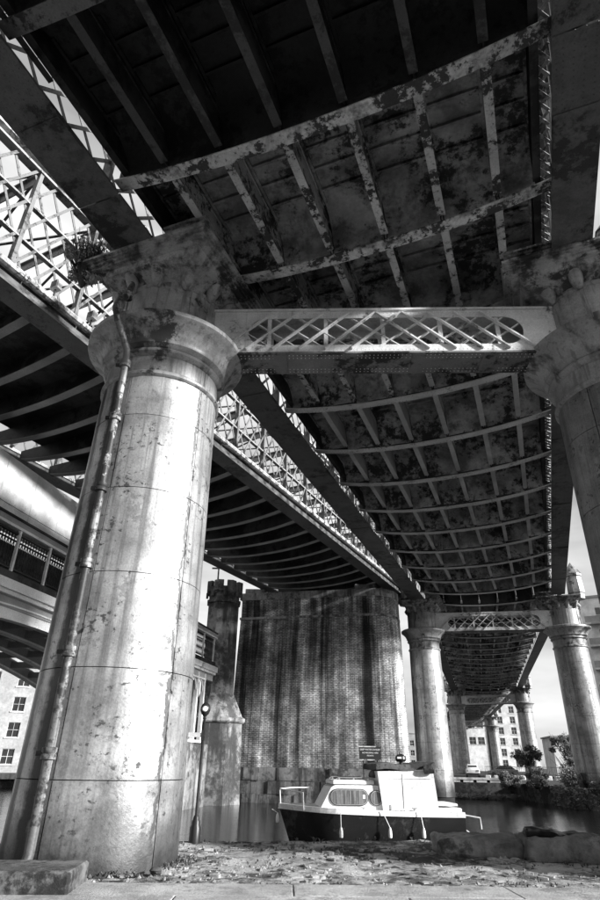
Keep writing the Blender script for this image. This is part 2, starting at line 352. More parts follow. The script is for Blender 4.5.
pth = MB(); pth.add([(-60, -25, -.012), (80, -25, -.012), (80, 12.0, -.012), (-60, 9.3, -.012)], [(0, 1, 2, 3)])
path = pth.build('path', CORE, None, False, 'structure')
pslab = None
for i in range(-6, 9):
    for j in range(-3, 2):
        if not(-6 < i < 8): continue
        x0, y1 = i * 3.2, 10.38 - .9 * (1 - j) + .9
        b = MB().cham(-1.595, 1.595, -.44, .44, -.05, 0, .015)
        if pslab is None: pslab = b.mesh('path_slab', PATH)
        link('path_slab', pslab, path, None, (x0 + (1.6 if j % 2 else 0), 10.33 + .02 * x0 - .9 * (1 - j), -.012 + .018 + random.uniform(-.004, .004)), R(1.15))
# ground behind the camera
back = MB(); back.add([(-300, -400, -.05), (300, -400, -.05), (300, 9.5, -.05), (-300, 9.0, -.05)], [(0, 1, 2, 3)]); back.build('ground', GROUND, None, False, 'structure')

# quay coping stones
for i in range(34):
    x = -13.5 + i * .92; L_ = .88
    b = MB(); rough_box(b, 0, L_, -.26, .0, -.3, .0, .03, i * 3.1, (4, 2, 2), .1)
    o = b.build('coping_stone', SETT, ground, True); o.location = (x, quay_y(x) + .06, -.03 + random.uniform(-.02, .02)); o.rotation_euler.z = R(11.3)

# embedded setts (parts) and small rubble (stuff)
sm = []
for k in range(6):
    b = MB(); rough_box(b, -.13, .13, -.09, .09, -.06, .035, .022, k * 5.3, (3, 3, 1), .22); sm.append(b.mesh('sett', SETT, True))
cnt = 0; tries = 0; placed = []
while cnt < 290 and tries < 9000:
    tries += 1
    x = random.uniform(-4.2, 7.5); y = random.uniform(10.6, quay_y(x) - .5)
    if fbm(x, y, 11, .8) < .02: continue
    if (x + 3.88) ** 2 + (y - 13) ** 2 < 3.2: continue
    gx, gy = round(x / .29) * .29, round(y / .21) * .21
    if (gx, gy) in placed: continue
    placed.append((gx, gy))
    o = link('sett', sm[cnt % 6], ground, None, (gx + random.uniform(-.03, .03) + (.14 if round(y / .21) % 2 else 0), gy + random.uniform(-.04, .04), gh(gx, gy) - .012), R(random.uniform(-25, 25)))
    s = random.uniform(.8, 1.25); o.scale = (s, s, random.uniform(.7, 1.3)); cnt += 1
rb = MB()
for i in range(2600):
    x = random.uniform(-7, 10); y = random.uniform(10.5, quay_y(x) - .1)
    r = random.choice((.012, .02, .03, .03, .05)) * random.uniform(.7, 1.4); z = gh(x, y)
    if fbm(x, y, 4, 1.1) < -.15: continue
    a = random.random() * 3; vs = []
    for k in range(5): vs.append((x + r * math.cos(a + k * 1.257) * random.uniform(.7, 1.2), y + r * math.sin(a + k * 1.257), z - r * .2))
    vs.append((x + random.uniform(-.3, .3) * r, y, z + r * random.uniform(.5, .9))); rb.add(vs, [(k, (k + 1) % 5, 5) for k in range(5)])
rb.build('rubble', SETT, None, False, 'stuff')['label'] = 'loose gravel and broken stone scattered over the quay'
gr = MB()
def tuft(x, y, z, s, nbl=9):
    for k in range(nbl):
        a = random.random() * 6.28; l = s * random.uniform(.5, 1.2); wd = s * .12; dx, dy = math.cos(a), math.sin(a); ln = random.uniform(.3, .9)
        p = Vector((x + dx * s * .1, y + dy * s * .1, z)); q = p + Vector((dx * l * ln * .5, dy * l * ln * .5, l * .6)); r_ = p + Vector((dx * l * ln, dy * l * ln, l * .75)); sx = Vector((-dy, dx, 0)) * wd
        gr.add([p - sx, p + sx, q + sx, q - sx, r_], [(0, 1, 2, 3), (3, 2, 4)])
for i in range(2300):
    x = random.uniform(-6.5, 9); y = random.uniform(10.5, quay_y(x) - .05)
    edge = quay_y(x) - y < .5
    if fbm(x, y, 21, .7) < .08 and not (edge and random.random() < .7): continue
    tuft(x, y, gh(x, y), random.uniform(.03, .08) * (1.9 if edge and random.random() < .35 else 1), 8)
for i in range(150):            # ragged growth around the foot of the near column
    a = random.uniform(2.4, 6.6); r_ = random.uniform(1.62, 2.1); tuft(-3.88 + r_ * math.cos(a), 13 + r_ * math.sin(a), -.02, random.uniform(.03, .09), 8)
gr.build('grass', LEAF, None, False, 'stuff')['label'] = 'short weeds and grass growing through the gravel'

# far bank on the right, with a bulge round the second pair of columns
bankp = [(11.5, 60.2), (19.5, 58.5), (20.2, 52), (19.2, 47.5), (20.0, 45.2), (24, 43.5), (32, 41), (60, 36), (200, 20), (500, 20), (500, 700), (60, 700), (12, 260), (9.5, 80)]
bk = MB(); bk.prism(bankp, -2.5, .35); bk.build('bank', BANK, None, False, 'structure')
# far ground on the left
lb = MB(); lb.prism([(-30, 66), (-24, 74), (-8, 90), (5, 95), (9, 700), (-400, 700), (-400, 60)], -2.5, .0); lb.build('bank', BANK, None, False, 'structure')
cop = MB()
cop.bar((-60, 66.2, .1), (-30, 66.2, .1), .7, .5); cop.bar((-30, 66.2, .1), (-23.8, 74, .1), .7, .5)
cop.build('quay_kerb', CONC, None, False, 'structure')

# ------------------------------------------------------------------ columns
JO = [-1.3, 1.3, 3.15, 5.0, 6.9, 8.8, 9.95]
def column(loc, az, s, label, outer=1, zoff=0.0, group='iron columns of the viaduct', base=-.4, rivets=True, simple=False, phase=.35, cm=None):
    cm = cm or COLUMN
    t = thing('viaduct_column', label, 'column', (loc.x, loc.y, 0), -R(az), group)
    MB().lathe([(1.5 * s, base - .8), (1.42 * s, 10.4)], 40).build('core', CORE, t, True)
    def rad(z): return (1.6 - .012 * z * 1.0) * s if z > .0 else 1.6 * s
    NP = 5
    zs = [base] + [z for z in JO[1:]]
    for i in range(len(zs) - 1):
        z0, z1 = zs[i] + .008, zs[i + 1] - .008
        for k in range(NP):
            b = MB(); n = 7; a0 = 2 * math.pi * k / NP + phase + (math.pi / NP * 0 if i % 2 else 0); a1 = a0 + 2 * math.pi / NP; ga = .007 / s
            vs = []
            jit = random.uniform(-.004, .004)
            for zz in (z0, z1):
                for q in range(n + 1):
                    a = a0 + ga + (a1 - a0 - 2 * ga) * q / n; r = rad(zz) + jit; vs.append((r * math.cos(a), r * math.sin(a), zz))
            for zz in (z0, z1):
                for q in range(n + 1):
                    a = a0 + ga + (a1 - a0 - 2 * ga) * q / n; r = rad(zz) - .05; vs.append((r * math.cos(a), r * math.sin(a), zz))
            m_ = n + 1; fs = []
            for q in range(n):
                fs += [(q, q + 1, m_ + q + 1, m_ + q), (2 * m_ + q, 3 * m_ + q, 3 * m_ + q + 1, 2 * m_ + q + 1), (q, 2 * m_ + q, 2 * m_ + q + 1, q + 1), (m_ + q, m_ + q + 1, 3 * m_ + q + 1, 3 * m_ + q)]
            fs += [(0, m_, 3 * m_, 2 * m_), (n, 2 * m_ + n, 3 * m_ + n, m_ + n)]
            b.add(vs, fs); b.build('shaft_plate', cm, t, True)
    r0 = rad(10)
    MB().lathe([(r0 - .08, 9.9), (r0 + .02, 9.92), (r0 + .07, 9.97), (r0 + .07, 10.03), (r0 + .01, 10.1)], 48).build('bead', COLTOP, t, True)
    MB().lathe([(r0 - .02, 10.05), (r0 - .01, 10.55), (r0 + .06, 10.58), (r0 + .11, 10.64), (r0 + .11, 10.7), (r0 + .05, 10.76), (r0 + .1, 10.8), (r0 + .17, 10.86), (r0 + .17, 10.93), (r0 + .2, 11.0), (r0 + .27, 11.13), (r0 + .4, 11.27),
                (r0 + .5 * s + .1, 11.36), (r0 + .52 * s + .12, 11.4), (r0 + .52 * s + .12, 11.52), (r0 + .45 * s + .1, 11.57), (1.3 * s, 11.66)], 56).build('cornice', COLTOP, t, True)
    rn = 1.4 * s
    MB().lathe([(rn, 11.6), (rn, 12.95), (rn + .05, 12.98), (rn + .05, 13.06), (rn, 13.09), (rn - .05, 13.8)], 40).build('neck', COLTOP, t, True)
    # riveted cover strips on the neck
    for k in range(8):
        a = 2 * math.pi * k / 8 + .2; ca, sa = math.cos(a), math.sin(a); b = MB()
        b.bar((ca * (rn + .012), sa * (rn + .012), 11.66), (ca * (rn + .012), sa * (rn + .012), 12.94), .2, .03, (ca, sa, 0)); b.build('cover_strip', COLTOP, t)
    if rivets:
        b = MB()
        for k in range(8):
            a = 2 * math.pi * k / 8 + .2
            for da in (-.045, .045):
                ca, sa = math.cos(a + da), math.sin(a + da)
                for q in range(13): b.dome((ca * (rn + .028), sa * (rn + .028), 11.72 + q * .098), .016, (ca, sa, 0))
        for k in range(70):
            a = 2 * math.pi * k / 70; b.dome((math.cos(a) * (rn + .05), math.sin(a) * (rn + .05), 13.02), .018, (math.cos(a), math.sin(a), 0))
        b.build('rivets', COLTOP, t, kind='stuff')
    # rounded corbels under the moulded abacus
    hw = 2.1 * s; xi, xo = (-hw, 1.5 * s) if outer > 0 else (-1.5 * s, hw)
    def edge_r(a):
        ca, sa = math.cos(a), math.sin(a); q = 9
        if ca > 1e-6: q = min(q, xo / ca)
        if ca < -1e-6: q = min(q, xi / ca)
        if abs(sa) > 1e-6: q = min(q, hw / abs(sa))
        return q
    n = 48; vs = []
    for z, f_ in ((12.95, -.04), (13.12, .02), (13.22, .16), (13.3, .42), (13.36, .72), (13.5, .8)):
        for k in range(n):
            a = 2 * math.pi * k / n; rr = (rn - .02) * (1 - f_) + (edge_r(a) - .1) * f_; vs.append((rr * math.cos(a), rr * math.sin(a), z))
    MB().add(vs, [(i * n + k, i * n + (k + 1) % n, (i + 1) * n + (k + 1) % n, (i + 1) * n + k) for i in range(5) for k in range(n)]).build('bell', CAPM, t, True)
    for k in range(12):
        a = 2 * math.pi * k / 12 + math.pi / 12; rr = min(edge_r(a) - .3, rn + .3); ca, sa = math.cos(a), math.sin(a)
        pts = [(ca * (rn + .02), sa * (rn + .02), 12.93), (ca * (rn + .06), sa * (rn + .06), 13.0), (ca * (rn + .12), sa * (rn + .12), 13.12), (ca * (rn + .12 + (rr - rn - .12) * .5), sa * (rn + .12 + (rr - rn - .12) * .5), 13.34), (ca * rr, sa * rr, 13.52)]
        MB().tube(pts, [.05 * s, .12 * s, .17 * s, .19 * s, .2 * s], 12).build('corbel', COLTOP, t, True)
    b = MB()
    for q, (zz0, zz1, e) in enumerate(((13.5, 13.58, -.06), (13.58, 13.66, .0), (13.66, 13.72, .06), (13.72, 13.80, .14))): b.box(xi - e, xo + e, -hw - e, hw + e, zz0, zz1)
    b.build('abacus', CAPM, t)
    # moulded block beside the girder, on the inner side
    x1 = -outer * .85 * s; x2 = -outer * hw
    b = MB()
    for zz0, zz1, e in ((13.8, 14.05, -.1), (14.05, 14.12, -.04), (14.12, 14.2, .04)):
        xa, xb = sorted((x1, x2 - outer * e)); b.box(xa, xb, -hw - e, hw + e, zz0, zz1)
    b.build('entablature_block', CAPM, t)
    # octagonal pier cap standing outside the girder
    cx = outer * 1.5 * s
    b = MB().lathe([(.7 * s, 13.8), (.72 * s, 14.2), (.8 * s, 14.3), (.72 * s, 15.6), (.82 * s, 15.7), (.82 * s, 15.85)], 8, (cx, 0), True, math.pi / 8)
    b.build('pedestal', COLTOP, t)
    MB().lathe([(.85 * s, 15.85), (.45 * s, 16.4), (.05 * s, 16.9)], 8, (cx, 0), True, math.pi / 8).build('turret_cap', COLTOP, t)
    return t
colA = column(A, AZ1, 1.0, 'massive pale iron column nearest the camera with a drainpipe and dark rust streaks widened with painted shade', -1, phase=-.21, cm=COLUMNA)
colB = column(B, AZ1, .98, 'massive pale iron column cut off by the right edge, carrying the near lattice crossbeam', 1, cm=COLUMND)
colC = column(Cc, AZ1, .84, 'tall pale iron column rising beside the streaked brick pier, behind the boat', -1, rivets=False)
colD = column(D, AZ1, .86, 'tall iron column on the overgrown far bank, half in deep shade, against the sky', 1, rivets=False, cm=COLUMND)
colE = column(E_, 16, .9, 'iron column behind the parked car, left of its pair under the far span', -1, rivets=False, base=0)
colF = column(F_, 16, .86, 'iron column behind the bushes and railings, framed by sky on its right', 1, rivets=False, base=0)
colG = column(G_, 12.5, .86, 'most distant visible iron column, between white buildings under the deck', 1, rivets=False, base=0)
colH = column(H_, 12.5, .86, 'remote iron column mostly hidden by the one behind the parked car', -1, rivets=False, base=0)

# ------------------------------------------------------------------ lattice crossbeams between column pairs
def crossbeam(P, Q, z0, z1, r0, r1, label, detail=True, hw=.45):
    dd = (Q - P); Ln = dd.length; az = math.atan2(dd.y, dd.x)
    t = thing('lattice_crossbeam', label, 'beam', (P.x, P.y, 0), az, 'lattice crossbeams between column pairs')
    x0, x1 = r0, Ln - r1; H = z1 - z0
    MB().box(x0, x1, -hw - .02, hw + .02, z0 - .06, z0).build('soffit_plate', BEAMB, t)
    MB().box(x0, x1, -hw - .06, hw + .06, z1, z1 + .07).build('top_plate', BEAMW, t)
    xa, xb = x0 + 1.0, x1 - .9; zb, zt = z0 + .24, z1 - .24; rr = (zt - zb) / 2; zc = (zb + zt) / 2
    def webmesh(yy, th):
        bm = bmesh.new()
        o = [bm.verts.new((x, yy, z)) for x, z in ((x0, z0), (x1, z0), (x1, z1), (x0, z1))]
        inner = [(xa + rr + rr * math.cos(math.pi / 2 + math.pi * k / 12), zc + rr * math.sin(math.pi / 2 + math.pi * k / 12)) for k in range(13)]
        inner += [(xb - rr + rr * math.cos(-math.pi / 2 + math.pi * k / 12), zc + rr * math.sin(-math.pi / 2 + math.pi * k / 12)) for k in range(13)]
        iv = [bm.verts.new((x, yy, z)) for x, z in inner]
        es = [bm.edges.new((o[i], o[(i + 1) % 4])) for i in range(4)] + [bm.edges.new((iv[i], iv[(i + 1) % len(iv)])) for i in range(len(iv))]
        bmesh.ops.triangle_fill(bm, edges=es, use_beauty=True)
        # keep only faces outside the slot
        for f in list(bm.faces):
            c = f.calc_center_median()
            if all(v in iv for v in f.verts): bm.faces.remove(f)
        r = bmesh.ops.extrude_face_region(bm, geom=bm.faces[:]); bmesh.ops.translate(bm, vec=(0, th, 0), verts=[v for v in r['geom'] if isinstance(v, bmesh.types.BMVert)])
        bmesh.ops.recalc_face_normals(bm, faces=bm.faces[:])
        me = bpy.data.meshes.new('web_plate'); bm.to_mesh(me); bm.free(); me.materials.append(BEAMW); return me
    for yy, th in ((-hw, .03), (hw - .03, .03)): link('web_plate', webmesh(yy, th), t)
    mid = (x0 + x1) / 2; sp = .72
    for side in ((-1, 1) if detail else (-1,)):
        y0 = side * (hw + .035)
        n = int((x1 - x0 - 1.0) / sp)
        for k in range(n):
            x = x0 + .25 + k * sp
            xe = x + (zt - zb + .3) * 1.12
            if xe > x1 - .1: continue
            lean = 1 if (x + xe) / 2 < mid else -1
            if side > 0: lean = -lean
            a, c = (x, xe) if lean > 0 else (xe, x)
            b = MB().bar((a, y0, zb - .16), (c, y0, zt + .16), .045, .09, (0, 1, 0)); b.build('lattice_bar', BEAMW, t)
            b = MB().bar((c, y0 - side * .11, zb - .05), (a, y0 - side * .11, zt + .05), .03, .09, (0, 1, 0)); b.build('lattice_bar', BEAMW, t)
        for k in range(1, 6):
            x = x0 + (x1 - x0) * k / 6
            MB().box(x - .055, x + .055, side * (hw - .06) - .02, side * (hw - .06) + .02, zb - .02, zt + .02).build('upright', BEAMW, t)
    if detail:
        b = MB()
        for q in range(int((x1 - x0) / .11)):
            x = x0 + .06 + q * .11
            for z in (z0 + .07, z1 - .07): b.dome((x, -hw, z), .017, (0, -1, 0))
            for y in (-hw + .08, hw - .08, -hw + .2, hw - .2): b.dome((x, y, z0 - .06), .017, (0, 0, -1))
        for x in (x0 + .1, x0 + .2, x1 - .1, x1 - .2):
            for q in range(12): b.dome((x, -hw, z0 + .12 + q * (H - .24) / 11), .017, (0, -1, 0))
        b.build('rivets', BEAMW, t, kind='stuff')
        for k in range(1, 5):      # cover plates under the soffit
            x = x0 + (x1 - x0) * k / 5; MB().box(x - .18, x + .18, -hw + .02, hw - .02, z0 - .085, z0 - .06).build('cover_plate', BEAMB, t)
    return t
crossbeam(A, B, 11.42, 12.85, 1.3, 1.3, 'pale lattice crossbeam overhead between the two nearest columns')
crossbeam(Cc, D, 11.45, 12.85, 1.1, 1.1, 'pale lattice crossbeam between the second pair of columns over the canal', False)
crossbeam(E_, F_, 11.45, 12.85, 1.2, 1.1, 'small far lattice crossbeam at the columns behind the parked car', False)
crossbeam(H_, G_, 11.45, 12.85, 1.1, 1.1, 'tiny lattice crossbeam at the most distant columns under the deck', False)

# ------------------------------------------------------------------ iron viaduct spans
SP = 3.7
def sag(v, W): x = (v / W) * 2 - 1; return .62 * (1 - abs(x) ** 2.2)
ZE = 14.38
def span(org, az, u0, u1, W, label, detail, k0=0.1, dark=False):
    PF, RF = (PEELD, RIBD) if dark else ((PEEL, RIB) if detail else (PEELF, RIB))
    t = thing('viaduct_span', label, 'viaduct', (org.x, org.y, 0), -R(az), 'spans of the iron viaduct overhead')
    # local: x across, y along. main girders
    for gx, hw, gap in ((0.0, .6, 1), (W, .5, -1)):
        MB().box(gx - hw, gx + hw, u0, u1, 13.8, 13.88).build('bottom_flange', GIRD, t)
        MB().box(gx - hw * .5, gx + hw * .5, u0, u1, 17.5, 17.62).build('top_chord', BAR2, t)
        MB().box(gx - .1, gx - .06, u0, u1, 13.88, 14.25).box(gx + .06, gx + .1, u0, u1, 13.88, 14.25).build('web_strip', IRON, t)
        if detail:
            st = 1.85 / 2; n = int((u1 - u0) / st); hgt = 3.25
            for q in range(-3, n + 1):
                for s_ in (1, -1):
                    ya = u0 + q * st; yb = ya + 1.85 * 1.5
                    ya2, yb2 = max(ya, u0), min(yb, u1)
                    if yb2 - ya2 < .3: continue
                    fa, fb = (ya2 - ya) / (yb - ya), (yb2 - ya) / (yb - ya)
                    za, zb = (14.25 + hgt * fa, 14.25 + hgt * fb) if s_ > 0 else (17.5 - hgt * fa, 17.5 - hgt * fb)
                    MB().bar((gx + s_ * .05, ya2, za), (gx + s_ * .05, yb2, zb), .1, .02, (1, 0, 0)).build('lattice_bar', BAR2, t)
            for q in range(int((u1 - u0) / SP) + 1):
                y = u0 + q * SP; MB().box(gx - .14, gx + .14, y - .05, y + .05, 13.88, 17.5).build('upright', BAR2, t)
            b = MB(); rows = (-.5, -.36, -.12, .12, .36, .5) if hw > .55 else (-.42, -.3, -.1, .1, .3, .42)
            lo, hi = max(u0, -9), min(u1, 24)
            for q in range(int((hi - lo) / .13)):
                for r_ in rows: b.dome((gx + r_, lo + q * .13, 13.8), .018, (0, 0, -1), 5)
            b.build('rivets', GIRD, t, kind='stuff')
            for q in range(int((u1 - u0) / 7.4) + 1):
                y = u0 + 2 + q * 7.4
                if y + .4 < u1: MB().box(gx - hw + .02, gx + hw - .02, y - .4, y + .4, 13.77, 13.8).build('splice_plate', GIRD, t)
        else:
            b = MB(); n = int((u1 - u0) / 1.5)
            for q in range(n):
                y = u0 + q * 1.5
                MB().bar((gx, y, 14.2), (gx, y + 1.5, 17.5), .12, .03, (1, 0, 0)).build('lattice_bar', BAR2, t)
                MB().bar((gx + .04, y, 17.5), (gx + .04, y + 1.5, 14.2), .12, .03, (1, 0, 0)).build('lattice_bar', BAR2, t)
    e0, e1 = .75, W - .74
    for ex in (e0, e1): MB().box(ex - .03, ex + .03, u0, u1, 14.42, 15.3).box(ex - .09, ex + .09, u0, u1, 14.4, 14.42).build('edge_beam', IRON, t)
    MB().box(e0, e1, u0, u1, 15.32, 15.6).build('deck_slab', CORE, t)
    if dark: MB().box(.62, .74, u0, -6.2, 14.2, 14.24).build('added_gap_plate', IRON, t)  # added plate closing the edge gap so that corner reads black
    if detail:
        lm = MB().bar((e1 + .02, 0, 14.44), (W - .45, .32, 14.44), .07, .02).bar((W - .45, 0, 14.47), (e1 + .02, .32, 14.47), .07, .02).mesh('lacing_bar', BAR)
        y = max(u0, -9)
        while y < u1: link('lacing_bar', lm, t, None, (0, y, 0)); y += .34 + .1 * math.sin(y * 3)
    # cross girders
    n = 20; xs_ = [.45 + (W - .85) * i / n for i in range(n + 1)]
    cg = MB(); w2 = .02
    vs = []
    for x in xs_: vs += [(x, -w2, ZE - sag(x, W)), (x, w2, ZE - sag(x, W)), (x, w2, 15.1), (x, -w2, 15.1)]
    cg.add(vs, [(4 * i + a, 4 * i + 4 + a, 4 * i + 4 + (a + 1) % 4, 4 * i + (a + 1) % 4) for i in range(n) for a in range(4)] + [(3, 2, 1, 0), (4 * n, 4 * n + 1, 4 * n + 2, 4 * n + 3)])
    cgm = cg.mesh('cross_girder', IRON)
    fl = MB(); vs = []; hw = .17
    for x in xs_: z = ZE - sag(x, W); vs += [(x, -hw, z - .04), (x, hw, z - .04), (x, hw, z), (x, -hw, z)]
    fl.add(vs, [(4 * i + a, 4 * i + 4 + a, 4 * i + 4 + (a + 1) % 4, 4 * i + (a + 1) % 4) for i in range(n) for a in range(4)] + [(3, 2, 1, 0), (4 * n, 4 * n + 1, 4 * n + 2, 4 * n + 3)])
    flm = fl.mesh('bottom_flange', PF)
    rv = None
    if detail:
        b = MB(); x = .6
        while x < W - .5:
            for y in (-.11, .11): b.dome((x, y, ZE - sag(x, W) - .04), .017, (0, 0, -1), 5)
            x += .14
        rv = b.mesh('rivets', PF)
    ks = []; k = math.ceil((u0 - k0) / SP)
    while k0 + k * SP <= u1: ks.append(k0 + k * SP); k += 1
    st_x = [1.95, 3.42, 4.9, 6.4, 7.9, 9.3] if W > 10.5 else [1.8, 3.3, 4.8, 6.3, 7.8]
    edges = [e0] + st_x + [e1]
    def plate_mesh(xa, xb):
        b = MB(); prof = []
        m_ = 18; Lp = SP - .1
        for i in range(m_ + 1):
            u = .5 - .5 * math.cos(math.pi * i / m_); y = .05 + Lp * u; e = min(u, 1 - u) * SP
            zb_ = ZE + .06 - sag((xa + xb) / 2, W) * .92; z = zb_ + (15.16 - zb_) * math.sqrt(max(0, 1 - (max(0, .95 - e) / .95) ** 2)); prof.append((y, z))
        mid = (xa + xb) / 2; vs = []
        for y, z in prof: vs += [(xa, y, z - .02), (mid, y, z + .02), (xb, y, z - .02), (xb, y, z + .03), (xa, y, z + .03)]
        b.add(vs, [(5 * i + a, 5 * i + 5 + a, 5 * i + 5 + (a + 1) % 5, 5 * i + (a + 1) % 5) for i in range(m_) for a in range(5)])
        if detail:
            for yy in (1.25, 1.85, 2.5): b.box(xa, xb, yy - .03, yy + .03, 15.06, 15.15)
            b.box(xa, xa + .07, .7, 3.0, 15.05, 15.13); b.box(xb - .07, xb, .7, 3.0, 15.05, 15.13)
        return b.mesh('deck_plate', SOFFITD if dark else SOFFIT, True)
    plates = [plate_mesh(edges[i] + .05, edges[i + 1] - .05) for i in range(len(edges) - 1)]
    def str_mesh(x):
        zb_ = ZE - sag(x, W) + .14
        return MB().box(-.02, .02, .03, SP - .03, zb_ + .03, 15.2).box(-.1, .1, .2, SP - .2, zb_, zb_ + .03).box(-.05, .05, .03, SP - .03, 14.95, 15.0).mesh('stringer', RF)
    stms = [str_mesh(x) for x in st_x]
    stc = [m_.copy() for m_ in stms]
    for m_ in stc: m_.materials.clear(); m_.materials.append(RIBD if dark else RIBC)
    brk = MB().add([(-.03, .02, ZE - .1), (.03, .02, ZE - .1), (.03, .45, 14.6), (-.03, .45, 14.6), (-.03, .02, 14.7), (.03, .02, 14.7)], [(0, 1, 2, 3), (0, 4, 5, 1), (0, 3, 4), (1, 5, 2), (4, 3, 2, 5)]).mesh('gusset', IRON)
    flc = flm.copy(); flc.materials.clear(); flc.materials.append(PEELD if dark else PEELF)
    for y in ks:
        c = link('cross_girder', cgm, t, None, (0, y, 0)); f = link('bottom_flange', flm if y < 5 else flc, c)
        if rv: link('rivets', rv, c, 'stuff')
    if detail:
        for y in [q for q in ks if q + SP < u1 + .1]:
            for x, stm in zip(st_x, stms if y < 6 else stc): link('stringer', stm, t, None, (x, y, 0))
            for pm in plates: link('deck_plate', pm, t, None, (0, y, 0))
    else:
        for x in st_x: zb_ = ZE - sag(x, W) + .14; MB().box(x - .02, x + .02, u0, u1, zb_ + .03, 15.2).box(x - .08, x + .08, u0, u1, zb_, zb_ + .03).build('stringer', RIB, t)
        whole = MB()
        pb = plate_mesh(e0, e1)
        for y in ks[:-1]: link('deck_plate', pb, t, None, (0, y, 0))
    return t
span(A, AZ1, -3.62, 39.6, 11.0, 'near span of the iron viaduct overhead, between the first and second column pairs', True)
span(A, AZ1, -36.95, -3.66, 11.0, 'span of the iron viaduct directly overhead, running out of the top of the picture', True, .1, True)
span(Cc, 16.1, .1, 67.8, 11.3, 'second span of the viaduct, beyond the canal crossing, dark underneath', False, 1.2)
span(E_, 12.5, .1, 66.5, 10.8, 'farthest span of the viaduct, low on the horizon between far columns', False, 1.0)
span(H_, 10, .1, 66.5, 10.3, 'last stretch of the viaduct beyond the most distant columns', False, 1.0)

# ------------------------------------------------------------------ downpipe on the near column
t = thing('drainpipe', 'rusty iron drainpipe with collars running down the near column from the girder', 'drainpipe', (A.x, A.y, 0))
pa = R(-107.5); pc, ps = math.cos(pa), math.sin(pa)
pp = [(-4.72 - A.x, 11.72 - A.y, 15.2), (-4.68 - A.x, 11.72 - A.y, 13.2), (-.85, -1.6, 12.4), (-.86, -2.0, 11.9), (-.86, -2.16, 11.5), (-.78, -2.08, 11.15), (1.8 * pc, 1.8 * ps, 10.5), (1.76 * pc, 1.76 * ps, 10.1)]
pp += [(1.74 * pc, 1.74 * ps, z) for z in (8.6, 6.8, 5.1, 3.4, 1.7)] + [(1.74 * pc, 1.74 * ps, .25), (1.84 * pc, 1.84 * ps, .0)]
MB().tube(pp, .085, 12).build('pipe', mat('pipe_paint', .11, patch=.025, pscale=5, pthr=.52, psoft=.03, streak=.32, srange=(.5, .6), rough=.5), t, True)
for z in (8.6, 6.8, 5.1, 3.4, 1.7, 10.1, 12.4):
    p = [q for q in pp if abs(q[2] - z) < .16] or [pp[4]]
    x, y, _ = p[0]; MB().lathe([(.09, z - .1), (.13, z - .09), (.13, z - .03), (.11, z), (.13, z + .03), (.13, z + .09), (.09, z + .1)], 12, (x, y)).build('collar', MATS['pipe_paint'], t, True)
    MB().box(x - .24, x + .1, y + .02, y + .06, z - .04, z + .04).build('bracket', IRON, t)
MB().lathe([(.09, 14.7), (.16, 14.9), (.2, 15.1), (.2, 15.3)], 10, pp[0][:2]).build('hopper', CORN, t, True)

# ------------------------------------------------------------------ foliage
def leaf_blob(b, c, rad, n, size, clumps=9, cmin=.3, cmax=.55):
    cs = []
    for i in range(clumps):
        while True:
            q = Vector((random.uniform(-1, 1), random.uniform(-1, 1), random.uniform(-1, 1)))
            if .3 < q.length < 1: break
        cs.append((Vector((q.x * rad[0], q.y * rad[1], q.z * rad[2])) * .75, random.uniform(cmin, cmax)))
    for i in range(n):
        cc, cr = random.choice(cs)
        q = Vector((random.gauss(0, 1), random.gauss(0, 1), random.gauss(0, 1))).normalized() * random.uniform(.3, 1) ** .6
        p = Vector(c) + cc + Vector((q.x * rad[0] * cr, q.y * rad[1] * cr, q.z * rad[2] * cr))
        if p.z < c[2] - rad[2]: continue
        u = Vector((random.gauss(0, 1), random.gauss(0, 1), random.gauss(0, .6))).normalized(); v = u.orthogonal().normalized(); s = size * random.uniform(.5, 1.3)
        b.add([p - u * s, p + v * s * .4, p + u * s, p - v * s * .4], [(0, 1, 2, 3)])
def plant(name, label, cat, loc, rad, n, size, m=LEAF, stems=7, group=None, trunk=0.0, clumps=9):
    t = thing(name, label, cat, loc, 0, group); c = (0, 0, trunk + rad[2] * .9)
    st = MB()
    if trunk: st.tube([(0, 0, -.2), (.05, 0, trunk * .6), (0, 0, trunk + rad[2] * .6)], [.14, .11, .05], 7)
    for k in range(stems):
        a = random.random() * 6.28; r_ = random.uniform(.4, .95); z0 = trunk * .8
        st.tube([(0, 0, z0), (math.cos(a) * rad[0] * r_ * .5, math.sin(a) * rad[1] * r_ * .5, z0 + rad[2] * .8), (math.cos(a) * rad[0] * r_, math.sin(a) * rad[1] * r_, trunk + rad[2] * random.uniform(1.2, 1.9))], [size * .35, size * .25, size * .08], 5)
    st.build('trunk' if trunk else 'stems', WOOD, t)
    b = MB(); leaf_blob(b, c, rad, n, size, clumps, .14 if clumps > 12 else .3, .34 if clumps > 12 else .55); b.build('crown' if trunk else 'foliage', m, t)
    return t
t = plant('wall_shrub', 'wild shrub with bare twigs sprouting from the head of the near column', 'shrub', (-6.18, 11.95, 13.2), (.95, .5, 1.05), 4200, .065, mat('silvery_leaf', .45, rough=.5, bump=0, fine=.5), 70, clumps=26)
bs = [((21.5, 44.8), (1.5, .8, .9), 'dark bush at the waterline left of the shaded bank column'), ((24.0, 43.6), (1.5, .8, 1.0), 'dense bush on the bank below the shaded column'),
      ((26.6, 43.3), (1.8, 1.0, .9), 'spreading bush on the bank by the right edge'), ((19.4, 52.6), (1.0, 1.3, 1.2), 'tall loose bush at the end of the slotted retaining wall'),
      ((21.6, 50.4), (1.2, 1.0, 1.3), 'upright bush growing between the slotted wall and the shaded column'), ((29.5, 42.2), (2, 1, 1), 'low bush at the far right end of the bank'),
      ((20.9, 47.2), (.8, .8, 1.0), 'small bush hugging the foot of the shaded bank column')]
